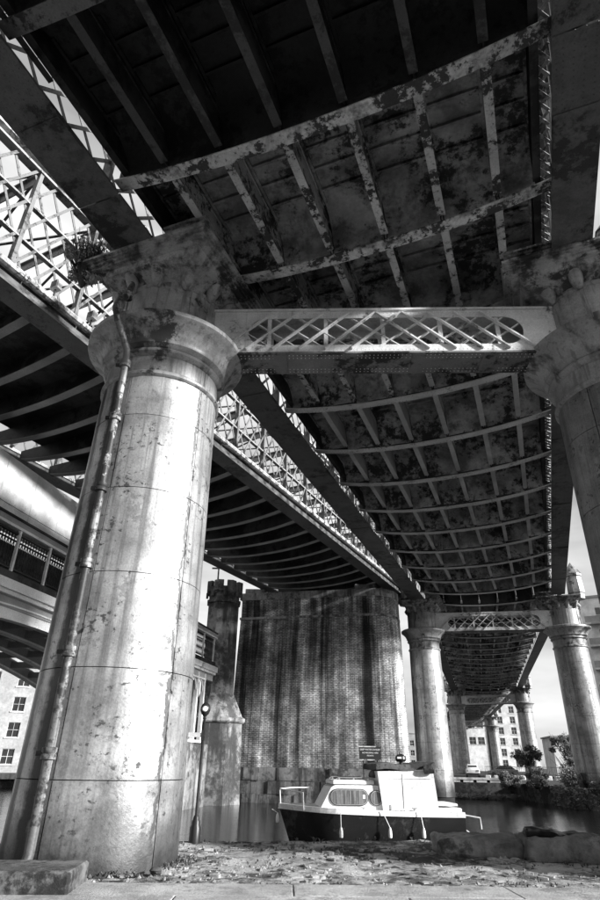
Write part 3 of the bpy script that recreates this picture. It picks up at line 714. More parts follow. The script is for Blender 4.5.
bs += [((22.8, 45.6), (1.5, 1.2, 1.2), 'thick bush against the shaded column, second row from the water'), ((25.6, 45.2), (1.6, 1.3, 1.4), 'thick tall bush right of the shaded column foot'),
       ((18.6, 57.0), (1.3, 1.0, 1.0), 'arching bush at the right-hand end of the slotted wall, nearest the blocks'), ((23.2, 54), (1.8, 1.5, 1.9), 'tallest bush on the bank between wall and shaded column')]
for p, r_, lab in bs: plant('bush', lab, 'bush', (p[0], p[1], -.1), (r_[0] * 1.15, r_[1] * 1.1, r_[2] * .85), 4200, .085, random.choice((LEAF, LEAF2)), 22, 'bushes along the far bank', 0, 22)
gb2 = MB()
for i in range(1500):
    x = random.uniform(11.5, 20.5); y = 59.9 - (x - 11.5) * .2 + random.uniform(-.9, 0); leaf_blob(gb2, (x, y, -.75), (.35, .35, .3), 6, .09, 1)
ep = [(20.2, 52), (19.2, 47.5), (20.0, 45.2), (24, 43.5), (32, 41), (44, 38.6)]
for i in range(1900):
    k = random.randrange(len(ep) - 1); f_ = random.random(); x = ep[k][0] * (1 - f_) + ep[k + 1][0] * f_; y = ep[k][1] * (1 - f_) + ep[k + 1][1] * f_
    leaf_blob(gb2, (x + random.uniform(-.1, .4), y + random.uniform(-.3, .5), random.uniform(-.85, .3)), (.3, .3, .22), 8, .08, 1)
tag(gb2.build('undergrowth', LEAF2, None, False, 'stuff'), 'low leafy growth along the waterline before the slotted wall', 'undergrowth')
for i, (p, h_, lab) in enumerate((((31.5, 88), 3.0, 'round tree beyond the bank, left of the low white house front'), ((35.5, 84), 3.6, 'taller leafy tree beside the shaded column'), ((43, 96), 3.4, 'tree behind the shaded column near the flats'))):
    plant('tree', lab, 'tree', (p[0], p[1], .3), (2.3 + .4 * i, 2.0, 1.6 + .5 * i), 3600, .17, LEAF, 14, 'trees beyond the far bank', h_ - 1.9, 26)

# ------------------------------------------------------------------ second viaduct (left), through lattice girders
AZ2 = 26.6; P2 = Vector((-9.6, 13.7)); W2 = 9.7
def second_viaduct():
    t = thing('lattice_viaduct', 'neighbouring viaduct with tall lattice sides and curved cross girders, resting on the brick pier', 'viaduct', (P2.x, P2.y, 0), -R(AZ2))
    u0, u1 = -14.0, 46.0
    for gx, s in ((0, 1), (-W2, -1)):
        MB().box(gx - .45, gx + .45, u0, u1, 14.75, 14.85).build('bottom_flange', FASC, t)
        MB().box(gx + s * .2 - .03, gx + s * .2 + .03, u0, u1, 14.85, 15.35).build('fascia', FASC, t)
        # pale cornice in lengths
        L_ = 2.4; q = 0
        while u0 + q * L_ < u1:
            y = u0 + q * L_
            MB().tube([(gx + s * .42, y + .015, 15.42), (gx + s * .42, y + L_ - .015, 15.42)], .13, 8).box(min(gx + s * .1, gx + s * .4), max(gx + s * .1, gx + s * .4), y + .015, y + L_ - .015, 15.36, 15.5).build('cornice', CORN, t, True)
            q += 1
        for z, wd in ((20.3, .36), (20.75, .3)): MB().box(gx - wd / 2, gx + wd / 2, u0, u1, z, z + .1).build('top_chord', CORN if z > 20.5 else BAR, t)
        z0, z1 = 15.5, 20.3; pit = .86; run = 2.6
        n = int((u1 - u0) / pit)
        lim = 0
        for q in range(-2, n):
            for sg in (1, -1):
                ya = u0 + q * pit; yb = ya + run; a_, b_ = max(ya, u0), min(yb, u1)
                if b_ - a_ < .3: continue
                fa, fb = (a_ - ya) / run, (b_ - ya) / run
                za, zb = (z0 + (z1 - z0) * fa, z0 + (z1 - z0) * fb) if sg > 0 else (z1 - (z1 - z0) * fa, z1 - (z1 - z0) * fb)
                MB().bar((gx + sg * .06, a_, za), (gx + sg * .06, b_, zb), .1 if s > 0 else .085, .03, (1, 0, 0)).build('lattice_bar', BAR2, t)
        for q in range(int((u1 - u0) / 2.79) + 1):
            y = u0 + q * 2.79; MB().box(gx - .12, gx + .12, y - .07, y + .07, 15.5, 20.3).build('upright', BAR2, t)
        for z in (17.1, 18.7): MB().box(gx - .09, gx + .09, u0, u1, z - .04, z + .04).build('rail', BAR, t)
        b = MB()
        if s > 0:
            for q in range(int((u1 - u0) / .16)):
                for r_ in (-.36, -.2, .0, .2, .36): b.dome((gx + r_, u0 + q * .16, 14.75), .02, (0, 0, -1), 5)
            b.build('rivets', FASC, t, kind='stuff')
    MB().box(-W2 + 1.5, -.55, u0, u1, 15.42, 15.7).build('deck_slab', IRON, t)
    # curved cross girders
    n = 16; xs_ = [-W2 + .1 + (W2 - .3) * i / n for i in range(n + 1)]
    def zz(x): q = ((x + W2) / W2) * 2 - 1; return 14.95 - .5 * (1 - abs(q) ** 2.2)
    vs = []
    for x in xs_: vs += [(x, -.015, zz(x)), (x, .015, zz(x)), (x, .015, 15.42), (x, -.015, 15.42)]
    quad = [(4 * i + a, 4 * i + 4 + a, 4 * i + 4 + (a + 1) % 4, 4 * i + (a + 1) % 4) for i in range(n) for a in range(4)] + [(3, 2, 1, 0), (4 * n, 4 * n + 1, 4 * n + 2, 4 * n + 3)]
    wm = MB().add(vs, quad).mesh('cross_girder', IRON)
    vs = []
    for x in xs_: vs += [(x, -.16, zz(x) - .04), (x, .16, zz(x) - .04), (x, .16, zz(x)), (x, -.16, zz(x))]
    fm = MB().add(vs, quad).mesh('bottom_flange', GREYW)
    y = u0 + .5
    while y < u1:
        c = link('cross_girder', wm, t, None, (0, y, 0)); link('bottom_flange', fm, c); y += 1.86
    # overhead bracing from girder to girder
    q = 0
    while u0 + q * 2.79 < u1:
        y = u0 + q * 2.79
        MB().box(-W2, 0, y - .12, y + .12, 20.28, 20.34).box(-W2, 0, y - .02, y + .02, 19.9, 20.28).build('overhead_beam', BAR, t)
        MB().bar((-W2, y, 20.38), (0, y + 2.79, 20.38), .1, .05).build('overhead_brace', BAR2, t); MB().bar((0, y, 20.44), (-W2, y + 2.79, 20.44), .1, .05).build('overhead_brace', BAR2, t)
        q += 1
    for y in (1.9, 4.6): pass
    return t
v2 = second_viaduct()
d2, n2 = FR(AZ2)
for i, u in enumerate((1.4, 3.1)):
    p = P2 + d2 * u + n2 * .55
    t = thing('floodlight', ('left' if 0 else '') + ('small box floodlight on the cornice farther from the near column' if i == 0 else 'small box floodlight on the cornice closer to the near column'), 'floodlight', (p.x, p.y, 15.6), -R(AZ2), 'floodlights on the lattice viaduct cornice')
    MB().cham(-.17, .17, -.12, .12, .16, .52, .03).build('housing', CORN, t); MB().box(-.13, .13, -.13, -.125, .2, .46).build('lens', GLASS, t); MB().bar((0, 0, -.1), (0, 0, .2), .05, .05).build('bracket', IRON, t)

# ------------------------------------------------------------------ brick pier under the second viaduct
def pier():
    t = thing('brick_pier', 'huge streaked brick pier with a rounded corner standing in the canal behind the boat', 'pier', (0, 0, 0))
    # plan, anticlockwise seen from above starting at front left
    fp = [(-4.75, 49.0), (6.3, 46.6)]
    for k in range(1, 9):
        a = k / 8 * math.pi / 2; fp.append((6.3 + 2.35 * math.sin(a), 46.6 + .0 + 3.2 * (1 - math.cos(a)) ))
    fp += [(8.9, 58.5), (-1.0, 62.0)]
    cx = sum(p[0] for p in fp) / len(fp); cy = sum(p[1] for p in fp) / len(fp)
    def ring(z, e): return [(cx + (x - cx) * (1 + e), cy + (y - cy) * (1 + e)) for x, y in fp]
    def shell(name, lv, m, seg=1):
        b = MB(); n = len(fp); uvs = []
        rs = [[(x, y, z) for x, y in ring(z, e)] for z, e in lv]
        me = bpy.data.meshes.new(name); vs = [v for r_ in rs for v in r_]; fs = []; 
        arc = [0]
        for i in range(n): a_, b_ = fp[i], fp[(i + 1) % n]; arc.append(arc[-1] + math.hypot(b_[0] - a_[0], b_[1] - a_[1]))
        for l in range(len(rs) - 1):
            for i in range(n):
                j = (i + 1) % n; fs.append((l * n + i, l * n + j, (l + 1) * n + j, (l + 1) * n + i))
                uvs += [(arc[i], lv[l][0]), (arc[i + 1], lv[l][0]), (arc[i + 1], lv[l + 1][0]), (arc[i], lv[l + 1][0])]
        fs.append(tuple((len(rs) - 1) * n + i for i in range(n))); uvs += [(0, 0)] * n
        me.from_pydata(vs, [], fs); me.materials.append(m); uvl = me.uv_layers.new(name='UVMap')
        for i, u in enumerate(uvs): uvl.data[i].uv = u
        return link(name, me, t)
    shell('shaft', [(-2.5, .045), (1.4, .035), (12.1, .0)], BRICK)
    shell('string_course', [(12.1, .008), (12.28, .008)], STONE)
    shell('upper_shaft', [(12.28, -.004), (13.7, -.004)], BRICK)
    shell('coping', [(13.7, .006), (14.3, .008)], STONE)
    # stone blocks round the foot
    def footblocks():
        rows = [(-1.2, -.35), (-.35, .5), (.5, 1.35)]
        pts = ring(0, .036)
        for r_, (z0, z1) in enumerate(rows):
            for i in range(0, 1 + 9):
                a_, b_ = Vector(pts[i]), Vector(pts[i + 1]); L_ = (b_ - a_).length; dd = (b_ - a_).normalized(); nn = Vector((dd.y, -dd.x))
                m_ = max(1, round(L_ / 1.25)); off = .5 * (r_ % 2) if m_ > 3 else 0
                for k in range(m_ + (1 if off else 0)):
                    s0 = max(0, (k - off) / m_); s1 = min(1, (k + 1 - off) / m_)
                    if s1 - s0 < .02: continue
                    p = a_ + dd * L_ * s0; q = a_ + dd * L_ * s1; pr = random.uniform(.03, .12)
                    x0v = [p + dd * .015 - nn * .25, q - dd * .015 - nn * .25, q - dd * .015 + nn * pr, p + dd * .015 + nn * pr]
                    b = MB(); c_ = [(v.x, v.y) for v in x0v]; b.prism(c_, z0 + .012, z1 - .012); b.build('stone_block', TSTONE, t)
    footblocks()
    # bearing stones under the two girders
    for x, y in ((5.6, 47.9), (-3.6, 49.9)):
        MB().cham(x - .9, x + .9, y - .8, y + .8, 14.3, 14.75, .04).build('bearing_block', STONE, t)
    return t
pier()

# ------------------------------------------------------------------ castellated turret and the old arched bridge
T0 = Vector((-5.95, 46.6))
t = thing('turret', 'octagonal castellated stone turret rising from the canal left of the brick pier', 'tower', (T0.x, T0.y, 0), R(8))
def oct_(prof, name, m): return MB().lathe(prof, 8, (0, 0), True, math.pi / 8).build(name, m, t)
K8 = 1 / math.cos(math.pi / 8)
oct_([(2.2 * K8, -2), (2.05 * K8, -.6), (1.95 * K8, 4.1)], 'base', TSTONE)
oct_([(2.05 * K8, 4.1), (2.15 * K8, 4.2), (2.15 * K8, 4.4), (1.95 * K8, 4.5), (1.22 * K8, 6.1)], 'weathering', STONE)
zz_ = [6.1, 7.3, 8.6, 9.9, 11.2, 12.7]
for i in range(5): oct_([(1.2 * K8, zz_[i]), (1.2 * K8, zz_[i + 1] - .015), (1.17 * K8, zz_[i + 1])], 'drum_stone', TSTONE)
oct_([(1.2 * K8, 12.7), (1.32 * K8, 12.75), (1.32 * K8, 12.95), (1.2 * K8, 13.0), (1.2 * K8, 13.45), (1.42 * K8, 13.6), (1.42 * K8, 13.95)], 'parapet', TSTONE)
for k in range(8):
    for q in (-1, 1):
        a = k * math.pi / 4
        b = MB().cham(-.15, .15, -.28, .28, 13.95, 14.45, .03); b.v = [(v[0] + 1.25, v[1] + q * .42 * (1 if abs(v[1]) >= 0 else 1), v[2]) for v in b.v]; b.v = [(v[0], v[1] * .92, v[2]) for v in b.v]
        b.xf(Matrix.Rotation(a, 4, 'Z')); b.build('merlon', TSTONE, t)
        if q == 1: break
    b = MB().box(1.28, 1.46, -.14, .14, 13.2, 13.6).xf(Matrix.Rotation(a, 4, 'Z')); b.build('corbel', TSTONE, t)
sg = thing('signal_post', 'thin dark post with short arms on top of the castellated turret', 'post', (T0.x - .6, T0.y - .3, 13.9))
MB().tube([(0, 0, 0), (0, 0, 2.3)], .07, 6).build('pole', IRON, sg); MB().box(-.55, .1, -.04, .04, 1.7, 1.82).build('arm', IRON, sg)

AZ3 = 13.0; d3, n3 = FR(AZ3); P3 = Vector((-5.95, 46.9)) + n3 * .75
def old_bridge():
    t = thing('arched_bridge', 'old iron arched railway bridge with pale mouldings and a railing, running left from the turret', 'bridge', (P3.x, P3.y, 0), -R(AZ3))
    u0, u1 = -58.0, -3.5
    zc, sc_, k = 6.2, -24.0, .012
    def arc(u): return zc - k * (u - sc_) ** 2
    us = [u0 + (-9 - u0) * i / 60 for i in range(61)]
    def rib(x, th, dz0, dz1, name, m):
        vs = []
        for u in us: vs += [(x - th, u, arc(u) + dz0), (x + th, u, arc(u) + dz0), (x + th, u, arc(u) + dz1), (x - th, u, arc(u) + dz1)]
        n = len(us) - 1
        MB().add(vs, [(4 * i + a, 4 * i + 4 + a, 4 * i + 4 + (a + 1) % 4, 4 * i + (a + 1) % 4) for i in range(n) for a in range(4)] + [(3, 2, 1, 0), (4 * n, 4 * n + 1, 4 * n + 2, 4 * n + 3)]).build(name, m, t)
    for i, x in enumerate((0, -2.0, -4.0, -6.0)):
        rib(x, .05, .08, .5, 'arch_rib', CREAM if i == 0 else GREYW)
        rib(x, .17, 0, .08, 'rib_flange', CREAM); rib(x, .14, .5, .56, 'rib_flange', CREAM)
    # spandrel uprights and crossing braces
    u = u0 + 1
    while u < -9:
        z = arc(u) + .56
        if z < 6.5: MB().box(-.06, .06, u - .07, u + .07, z, 6.6).build('spandrel_post', GREYW, t)
        u += 1.55
    u = u0 + .8
    while u < -9: MB().bar((0, u, arc(u) + .3), (-6.0, u, arc(u) + .3), .08, .28).build('cross_brace', GREYW, t); u += 1.55
    MB().box(-6.2, -.12, u0, u1, 6.85, 7.15).build('deck', IRON, t)
    MB().box(-.12, .1, u0, u1, 6.6, 7.15).build('spandrel_beam', GREYW, t)
    MB().box(.1, .42, u0, u1, 7.15, 7.5).box(.0, .3, u0, u1, 7.0, 7.15).build('string_moulding', CREAM, t)
    MB().box(-.15, .2, u0, u1, 7.5, 7.85).build('plinth', IRON, t)
    # railing: top rail, posts and close bars
    MB().box(-.1, .24, u0, u1, 9.46, 9.56).build('top_moulding', CREAM, t); MB().box(-.06, .18, u0, u1, 9.56, 9.8).build('rail_band', GREYW, t); MB().box(-.12, .26, u0, u1, 9.8, 9.88).build('coping', IRON, t)
    for x, nm in ((.1, 'near'), (-6.0, 'far')):
        MB().box(x - .06, x + .06, u0, u1, 9.28, 9.36).build('top_rail', IRON, t)
        MB().box(x - .04, x + .04, u0, u1, 9.0, 9.05).build('rail', IRON, t)
        MB().box(x - .04, x + .04, u0, u1, 7.95, 8.0).build('rail', IRON, t)
    u = u0
    while u < u1: MB().box(.12, .22, u - .05, u + .05, 7.85, 9.45).build('railing_post', CREAM, t); u += 2.0
    me = MB().bar((.1, -.13, 7.98), (.1, .13, 9.3), .03, .025, (1, 0, 0)).bar((.1, .13, 7.98), (.1, -.13, 9.3), .03, .025, (1, 0, 0)).mesh('railing_bar', IRON)
    u = -40.0; c = 0
    while u < u1 and c < 290: link('railing_bar', me, t, None, (0, u, 0)); u += .17; c += 1
    
    MB().box(-1.0, -.9, u0, -9, 7.85, 9.3).build('dark_backing', IRON, t)  # dark sheet added behind the railing so its gaps read dark
    # pale panelled wall rising behind the railing
    for z0_, z1_ in ((9.9, 10.28), (10.3, 11.0), (11.02, 13.0)):
        u = u0
        while u < -9: MB().cham(-1.5, -1.3, u + .01, u + 1.99, z0_, z1_, .02).build('parapet_panel', CREAM, t); u += 2.0
    # gothic tracery panel beside the turret
    y0, y1 = -7.4, -5.0
    for yy in (y0, (y0 + y1) / 2, y1): MB().box(-.1, .14, yy - .09, yy + .09, 2.8, 6.9).build('tracery_mullion', CREAM, t)
    for yy in (y0, (y0 + y1) / 2):
        w_ = (y1 - y0) / 2; c_ = yy + w_ / 2
        for s_ in (-1, 1):
            pts = [(.02, c_ + s_ * (w_ / 2) * math.cos(q / 6 * math.pi / 2) ** 1.0, 5.4 + 1.1 * math.sin(q / 6 * math.pi / 2)) for q in range(7)]
            MB().tube(pts, .06, 6).build('tracery_arch', CREAM, t)
    MB().box(-.1, .16, y0 - .1, y1 + .1, 6.5, 6.6 - .002).box(-.1, .16, y0 - .1, y1 + .1, 2.7, 2.85).build('tracery_rail', CREAM, t)
    MB().box(-6.2, -.9, -9, -3.4, -1.5, 6.6).build('abutment', DARKBRICK, t); MB().box(-.9, .1, -9, -3.4, -1.5, 2.65).build('abutment_foot', TSTONE, t)
    return t
old_bridge()
# ------------------------------------------------------------------ buildings
def building(name, label, loc, rz, w_, d_, h_, m, rows, cols, ww, wh, z0=1.2, storey=3.0, group=None, inset=1.2, roof='flat', balc=None, frame=True):
    t = thing(name, label, 'building', (loc[0], loc[1], loc[2]), rz, group)
    # front face at y=0 (facing -y), built as strips round real openings
    xs_ = [inset + (w_ - 2 * inset) * (i + .5) / cols for i in range(cols)]
    front = MB()
    zcur = 0
    for r_ in range(rows):
        za = z0 + r_ * storey; zb = za + wh
        front.box(0, w_, 0, .35, zcur, za)
        xc = 0
        for x in xs_: front.box(xc, x - ww / 2, 0, .35, za, zb); xc = x + ww / 2
        front.box(xc, w_, 0, .35, za, zb); zcur = zb
    front.box(0, w_, 0, .35, zcur, h_); front.box(0, w_, .36, d_, 0, h_ - .05)
    front.build('wall', m, t)
    wm = MB().box(-ww / 2, ww / 2, .2, .25, 0, wh).mesh('window', GLASS)
    fr = MB()
    f_ = .07; fr.box(-ww / 2, ww / 2, .12, .2, 0, f_).box(-ww / 2, ww / 2, .12, .2, wh - f_, wh).box(-ww / 2, -ww / 2 + f_, .12, .2, f_, wh - f_).box(ww / 2 - f_, ww / 2, .12, .2, f_, wh - f_).box(-.03, .03, .12, .2, f_, wh - f_).box(-ww / 2 + f_, -.03, .12, .2, wh / 2 - .03, wh / 2 + .03).box(.03, ww / 2 - f_, .12, .2, wh / 2 - .03, wh / 2 + .03)
    fm = fr.mesh('frame', CONC); sm_ = MB().box(-ww / 2 - .15, ww / 2 + .15, -.12, 0, -.15, -.002).mesh('sill', CONC)
    for r_ in range(rows):
        for x in xs_:
            o = link('window', wm, t, None, (x, 0, z0 + r_ * storey))
            if frame: link('frame', fm, o); link('sill', sm_, o)
    if roof == 'gable':
        MB().add([(-.3, -.3, h_), (w_ + .3, -.3, h_), (w_ + .3, d_ + .3, h_), (-.3, d_ + .3, h_), (w_ / 2, -.3, h_ + w_ * .22), (w_ / 2, d_ + .3, h_ + w_ * .22)], [(0, 1, 4), (3, 5, 2), (0, 4, 5, 3), (1, 2, 5, 4), (0, 3, 2, 1)]).build('roof', m, t)
    else: MB().box(-.25, w_ + .25, -.25, d_, h_, h_ + .3).build('roof', GREYW, t)
    if balc:
        for r_ in range(rows):
            z = z0 + r_ * storey - .5
            for bx in balc:
                o = MB().box(bx - 1.5, bx + 1.5, -1.4, 0, z, z + .2).build('balcony', CONC, t)
                MB().box(bx - 1.5, bx + 1.5, -1.42, -1.38, z + .25, z + 1.1).build('balustrade', GREYW, o)
    return t
building('warehouse', 'pale brick warehouse with small square windows beyond the arch on the left', (-50, 86, 0), R(20), 26, 14, 13.5, BUFFBRICK, 4, 6, 1.6, 1.9, 1.0, 3.3, None, 1.0, 'gable')
building('apartment_block', 'modern flat-roofed apartment block with balconies against the sky at the right edge', (41.0, 84, .3), R(-27), 22, 14, 23, PALEWALL, 7, 6, 1.5, 2.0, 1.6, 3.0, None, 1.0, 'flat', (1.9, 5.2, 8.6, 12.0))
building('office_block', 'tall white building with a column of dark windows between the far columns', (65.5, 212, 0), R(-6), 14, 14, 24.5, PALEWALL, 7, 3, 1.7, 2.1, 1.5, 3.2, None, .8)
building('white_building', 'white building with a strip of windows seen just left of the farthest column', (54.2, 214, 0), R(-6), 9.6, 14, 17, PALEWALL, 2, 3, 2.2, 2.2, 8, 5.0, None, .6)
building('brick_building', 'narrow dark brick building end beyond the parked car', (50.3, 206, 0), R(-8), 4.2, 14, 19, DARKBRICK, 5, 1, 1.2, 1.6, 2, 3.2, None, .4)
building('low_house', 'low white flat-roofed building behind the trees on the far bank', (52, 130, 0), R(-10), 14, 10, 7.0, PALEWALL, 2, 4, 1.4, 1.3, 1.2, 2.8)
building('street_terrace', 'long grey terrace closing the view beneath the farthest span', (20, 260, 0), R(0), 30, 14, 13, GREYW, 3, 8, 1.6, 2.0, 1.5, 3.5)

# ------------------------------------------------------------------ slotted retaining wall, railings, car on the far bank
t = thing('retaining_wall', 'pale concrete retaining wall with upright slots above the water on the far bank', 'wall', (11.6, 60.35, 0), math.atan2(-1.6, 8.2))
MB().box(0, 8.2, .12, .4, -1, .55).build('back_wall', CORE, t); MB().box(-.1, 8.3, -.1, .4, .55, .72).build('coping', CONC, t); MB().box(0, 8.2, -.08, .1, -1, -.5).build('plinth', CONC, t)
pm = MB().cham(-.44, .44, -.06, .1, -.5, .55, .01).mesh('wall_panel', CONC)
for k in range(7): link('wall_panel', pm, t, None, (.62 + k * 1.16, 0, 0))
t = thing('railing', 'dark metal railing on the far bank beyond the slotted wall', 'railing', (22.6, 78, .35), R(-6))
for z in (.15, 1.25): MB().box(0, 9.5, -.02, .02, z, z + .05).build('rail', IRON, t)
for k in range(48): MB().box(k * .2, k * .2 + .03, -.015, .015, 0, 1.3).build('bar', IRON, t)
t = thing('block_row', 'row of short white blocks in front of the dark railing on the far bank', 'blocks', (21.4, 74, .35), R(-6))
for k in range(9): MB().cham(k * .95, k * .95 + .6, 0, .4, 0, .42, .06).build('block', CONC, t)
t = thing('parked_car', 'small pale car parked beyond the slotted wall, seen from behind', 'car', (22.75, 84.0, .35), R(-14))
prof = [(-1.0, .25), (-1.02, .75), (-.98, .95), (.98, .95), (1.02, .75), (1.0, .25)]
def loft(secs, name, m, par):
    b = MB(); n = len(secs[0][1]); vs = []
    for y, pr in secs: vs += [(x, y, z) for x, z in pr]
    b.add(vs, [(i * n + a, i * n + (a + 1) % n, (i + 1) * n + (a + 1) % n, (i + 1) * n + a) for i in range(len(secs) - 1) for a in range(n)] + [tuple(range(n - 1, -1, -1)), tuple(range((len(secs) - 1) * n, len(secs) * n))])
    return b.build(name, m, par, True)
def csec(w_, z0, z1, r_=.12): return [(-w_ + r_, z0), (-w_, z0 + r_), (-w_, z1 - r_), (-w_ + r_, z1), (w_ - r_, z1), (w_, z1 - r_), (w_, z0 + r_), (w_ - r_, z0)]
loft([(-.05, csec(.78, .35, .85)), (.05, csec(.84, .28, .98)), (1.2, csec(.86, .25, 1.0)), (3.0, csec(.86, .25, .98)), (3.9, csec(.82, .28, .85)), (4.05, csec(.7, .35, .7))], 'body', PALEWALL, t)
loft([(.08, csec(.72, .95, 1.0, .02)), (.3, csec(.68, .9, 1.42)), (1.8, csec(.68, .9, 1.5)), (2.6, csec(.68, .9, 1.3)), (3.1, csec(.7, .9, 1.0, .02))], 'cabin', PALEWALL, t)
MB().add([(-.6, .1, 1.02), (.6, .1, 1.02), (.54, .255, 1.36), (-.54, .255, 1.36)], [(0, 1, 2, 3)]).build('rear_window', GLASS, t)
MB().box(-.84, .84, -.14, -.04, .32, .5).build('bumper', BLACK, t); MB().box(-.26, .26, -.16, -.141, .56, .68).build('number_plate', LETTER, t)
for s_ in (-1, 1):
    MB().box(s_ * .66 - .12, s_ * .66 + .12, -.1, .0, .68, .88).build('tail_light', GREYW, t)
    for y in (.75, 3.2):
        o = MB().tube([(s_ * .86, y, .31), (s_ * .66, y, .31)], .31, 14).build('wheel', BLACK, t); MB().tube([(s_ * .875, y, .31), (s_ * .86, y, .31)], .18, 10).build('rim', CHROME, o)
t = thing('car', 'small dark car half hidden by the railing near the farthest column', 'car', (31.2, 92.0, .35), R(70))
loft([(-.05, csec(.78, .35, .85)), (.05, csec(.84, .28, .95)), (1.2, csec(.86, .25, .98)), (3.0, csec(.86, .25, .95)), (4.0, csec(.75, .3, .75))], 'body', GREYW, t)
loft([(.3, csec(.68, .9, 1.0, .02)), (.8, csec(.68, .9, 1.4)), (2.2, csec(.68, .9, 1.42)), (2.9, csec(.7, .9, 1.0, .02))], 'cabin', GLASS, t)
for s_ in (-1, 1):
    for y in (.75, 3.2): MB().tube([(s_ * .88, y, .31), (s_ * .66, y, .31)], .31, 12).build('wheel', BLACK, t)

# ------------------------------------------------------------------ moored cabin cruiser
t = thing('cabin_cruiser', 'small white cabin cruiser with a black hull moored along the quay', 'boat', (-.35, 17.62, -.1), R(5))
BL = 4.92
def hsec(x):
    u = x / BL; w_ = 1.0 * (1 - (1 - min(1, u / .38)) ** 2.2) + .04; w_ = min(w_, 1.0); sh = .56 + .12 * (1 - u) ** 2
    return w_, sh
b = MB(); N_ = 24; vs = []
for i in range(N_ + 1):
    x = BL * i / N_; w_, sh = hsec(x); rk = .38 * (1 - i / N_) ** 3
    for s_, f_, z in ((-1, 1, sh - .06), (-1, .96, .1), (-1, .85, -.5), (-1, .5, -1.1), (1, .5, -1.1), (1, .85, -.5), (1, .96, .1), (1, 1, sh - .06)):
        vs.append((x + (rk * (sh - z) if i < 8 else 0), 1.0 + s_ * w_ * f_, z))
b.add(vs, [(i * 8 + a, i * 8 + (a + 1) % 8, (i + 1) * 8 + (a + 1) % 8, (i + 1) * 8 + a) for i in range(N_) for a in range(8)] + [tuple(range(7, -1, -1)), tuple(range(N_ * 8, N_ * 8 + 8))])
b.build('hull', HULL, t, True)
def deckring(z0, z1, e, name, m):
    b = MB(); vs = []
    for i in range(N_ + 1):
        x = BL * i / N_; w_, sh = hsec(x); w_ += e
        vs += [(x - (e if i == 0 else 0), 1 - w_, sh + z0), (x, 1 + w_, sh + z0), (x, 1 + w_, sh + z1), (x, 1 - w_, sh + z1)]
    b.add(vs, [(i * 4 + a, i * 4 + (a + 1) % 4, (i + 1) * 4 + (a + 1) % 4, (i + 1) * 4 + a) for i in range(N_) for a in range(4)] + [(3, 2, 1, 0), tuple(range(N_ * 4, N_ * 4 + 4))]); return b.build(name, m, t, False)
deckring(-.06, .0, .03, 'rubbing_strake', WHITE); deckring(.0, .06, .02, 'gunwale', WHITE)
# cabin with sloped front, coachroof and windows
def slab_side(pts, y0, y1, name, m, par=t):
    n = len(pts); return MB().add([(x, y0, z) for x, z in pts] + [(x, y1, z) for x, z in pts], [tuple(range(n - 1, -1, -1)), tuple(range(n, 2 * n))] + [(i, (i + 1) % n, n + (i + 1) % n, n + i) for i in range(n)]).build(name, m, par)
slab_side([(1.05, .64), (1.36, 1.16), (1.46, 1.21), (2.65, 1.21), (2.75, .6)], .22, 1.78, 'cabin', WHITE)
o = MB().cham(1.4, 2.56, .3, 1.7, 1.23, 1.33, .03).build('coachroof', WHITE, t); MB().box(1.48, 2.5, .36, 1.64, 1.205, 1.23).build('roof_gasket', BLACK, t)
def stadium(xa, xb, zc, r_, n=8): return [(xb - r_ + r_ * math.cos(-math.pi / 2 + math.pi * k / n), zc + r_ * math.sin(-math.pi / 2 + math.pi * k / n)) for k in range(n + 1)] + [(xa + r_ + r_ * math.cos(math.pi / 2 + math.pi * k / n), zc + r_ * math.sin(math.pi / 2 + math.pi * k / n)) for k in range(n + 1)]
CURT = mat('window_curtain', .07, streak=.2, srange=(.45, .58), sscale=(40, 40, 1), rough=.7, bump=0)
for xa, xb, zc, r_ in ((1.34, 2.34, .93, .17), (2.42, 2.74, .92, .16)):
    slab_side(stadium(xa - .025, xb + .025, zc, r_ + .025), .19, .219, 'window_frame', BLACK)
    f_ = slab_side(stadium(xa - .008, xb + .008, zc, r_ + .008), .182, .192, 'window_trim', CHROME)
    slab_side(stadium(xa + .01, xb - .01, zc, r_ - .01), .176, .181, 'window_pane', CURT, f_)
MB().box(1.85, 1.865, .168, .176, .78, 1.08).build('window_bar', CHROME, t); MB().box(2.2, 2.27, .168, .176, .9, .99).build('sticker', LETTER, t)
# tall white wheelhouse box with rolled canvas
slab_side([(2.74, .6), (2.62, 1.55), (4.18, 1.58), (4.26, .6)], .12, 1.88, 'wheelhouse', WHITE)
MB().box(2.76, 4.25, .1, .12, .62, .65).build('wheelhouse_trim', RIB, t)
b = MB(); rough_box(b, 2.56, 4.24, .08, 1.92, 1.57, 1.72, .03, 4.4, (16, 8, 2), .12)
b.v = [(x, y, z + .03 * math.sin(x * 5) + (x - 2.5) * .035) for x, y, z in b.v]; b.build('canvas_roof', CANVAS, t, True)
b = MB(); b.tube([(3.9, .05, 1.6), (4.12, .02, 1.63), (4.22, .06, 1.75)], [.1, .13, .05], 8).build('canvas_roll', CANVAS, t, True)
